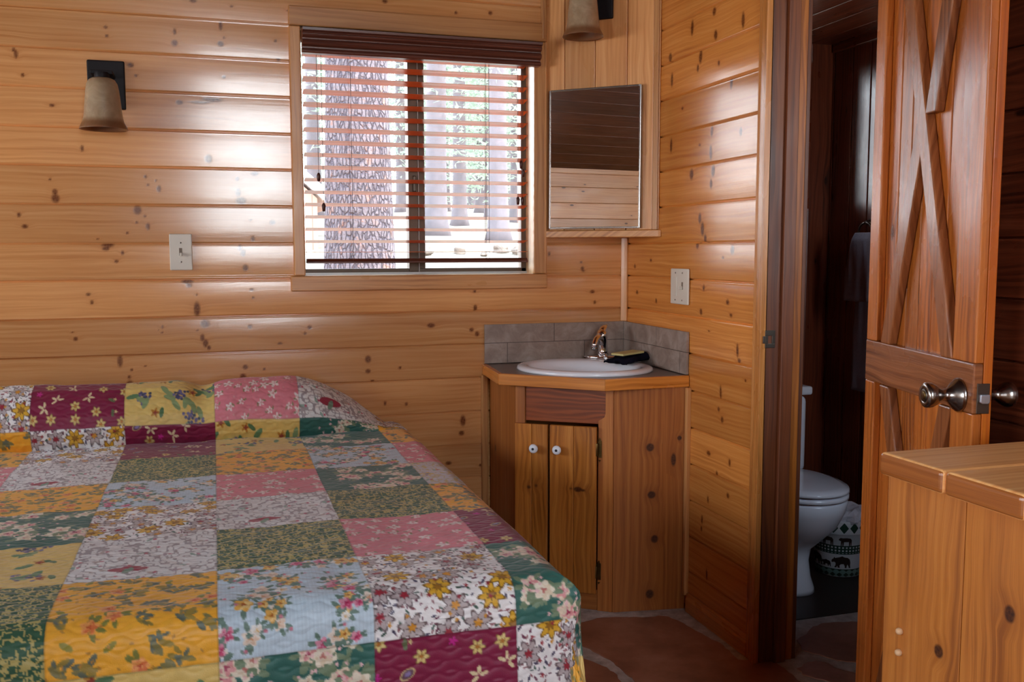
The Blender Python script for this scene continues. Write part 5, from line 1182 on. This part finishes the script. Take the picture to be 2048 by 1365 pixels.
for i, (wx, wy, k, sc_) in enumerate(spots):
    src = protos[k]
    if k not in used: e = src; used.add(k)
    else:
        e = src.copy(); C.objects.link(e)
        for ch in list(src.children):
            c_ = ch.copy(); C.objects.link(c_); c_.parent = e
    e.location = (wx, wy, th(wx, wy)); e.rotation_euler = (0, 0, i*1.3); e.scale = (sc_,)*3
    tag(e, {0: 'nearest straight forest pine just right of the window mullion, its flared base on bare ground', 2: 'reddish forest pine trunk near the right edge of the right pane', 1: 'slender forest pine between the two thick trunks of the right pane', 10: 'forest pine left of the thick bark trunk, above the cabin roof', 9: 'forest pine in the gap between thick bark trunk and window mullion'}.get(i, 'distant pale forest pine among the trees behind the nearest trunks'), 'tree', 'pines of the forest beyond the window')
# rocks
t = NT('rock'); v = t.n('ShaderNodeTexCoord').outputs['Object']; M['rock'] = t.bsdf(t.ramp(t.noise(v, 9, 5), [(.3, S(78, 66, 58)), (.7, S(104, 92, 82))]), .9, .2)
for i, (wx, wy, sz_, lab) in enumerate([(1.01, 8.65, .16, 'low wide grey rock nearest the window mullion, in the rock row'), (1.53, 8.76, .13, 'upright grey rock in the row outside, between two low ones'), (1.8, 8.56, .07, 'smallest pebble-like rock in the row outside the window'), (2.12, 8.84, .14, 'squarish grey rock in the row, behind the right ladder cord'), (2.3, 8.67, .15, 'grey rock at the right end of the row outside')]):
    best = Vector((wx, wy, 0))
    bm = bmesh.new(); bmesh.ops.create_icosphere(bm, subdivisions=3, radius=1); r3 = random.Random(i+4); ph = [r3.uniform(0, 6) for _ in range(5)]
    sx = sz_*(1.0 if i not in (0, 3) else 1.5)
    for q in bm.verts:
        n_ = 1+.16*sin(q.co.x*3+ph[0])+.12*sin(q.co.y*4+ph[1])+.12*sin(q.co.z*5+ph[2])
        q.co = Vector((q.co.x*sx*.6*n_, q.co.y*sz_*.6*n_, q.co.z*sz_*.5*n_))
    me = bpy.data.meshes.new('rock'); bm.to_mesh(me); bm.free(); me.materials.append(M['rock'])
    o = bpy.data.objects.new('rock', me); o.location = (best.x, best.y, th(best.x, best.y)+sz_*.3); C.objects.link(o); tag(o, lab, 'rock', 'rocks in a row outside the window')
# neighbouring cabin
cp = Vector((-0.11, 9.76, 1.96))
cb = empty('cabin', (cp.x-1.6, cp.y, th(cp.x, cp.y)), 'neighbouring wood-sided cabin with a pale sloping roof, at the window left edge', 'building')
t = NT('cabin_siding'); v = t.n('ShaderNodeTexCoord').outputs['Object']; sp_ = t.n('ShaderNodeSeparateXYZ'); t.l(v, sp_.inputs[0])
ln_ = t.math('LESS_THAN', t.math('FRACT', t.math('MULTIPLY', sp_.outputs[0], 7)), .1)
M['siding'] = t.bsdf(t.mix(ln_, S(150, 104, 90), S(120, 80, 70)), .8, .2)
M['roofw'] = plain('pale_roof', S(232, 230, 228), .7)
zg = th(cp.x, cp.y)-.3; zc_ = cp.z
b = B(); b.prism([(cp.x-3.4, zg), (cp.x-.10, zg), (cp.x-.10, zc_+.02), (cp.x-1.75, zc_+1.50), (cp.x-3.4, zc_+.02)], cp.y, cp.y+4, 'y', 'z'); b.build('wall', M['siding'], cb, fix=True)
b = B(); b.prism([(cp.x+.10, zc_-.10), (cp.x+.10, zc_+.07), (cp.x-1.75, zc_+1.74), (cp.x-3.6, zc_+.07), (cp.x-3.6, zc_-.10), (cp.x-1.75, zc_+1.56)], cp.y-.06, cp.y+4.2, 'y', 'y'); b.build('roof', M['roofw'], cb, fix=True)
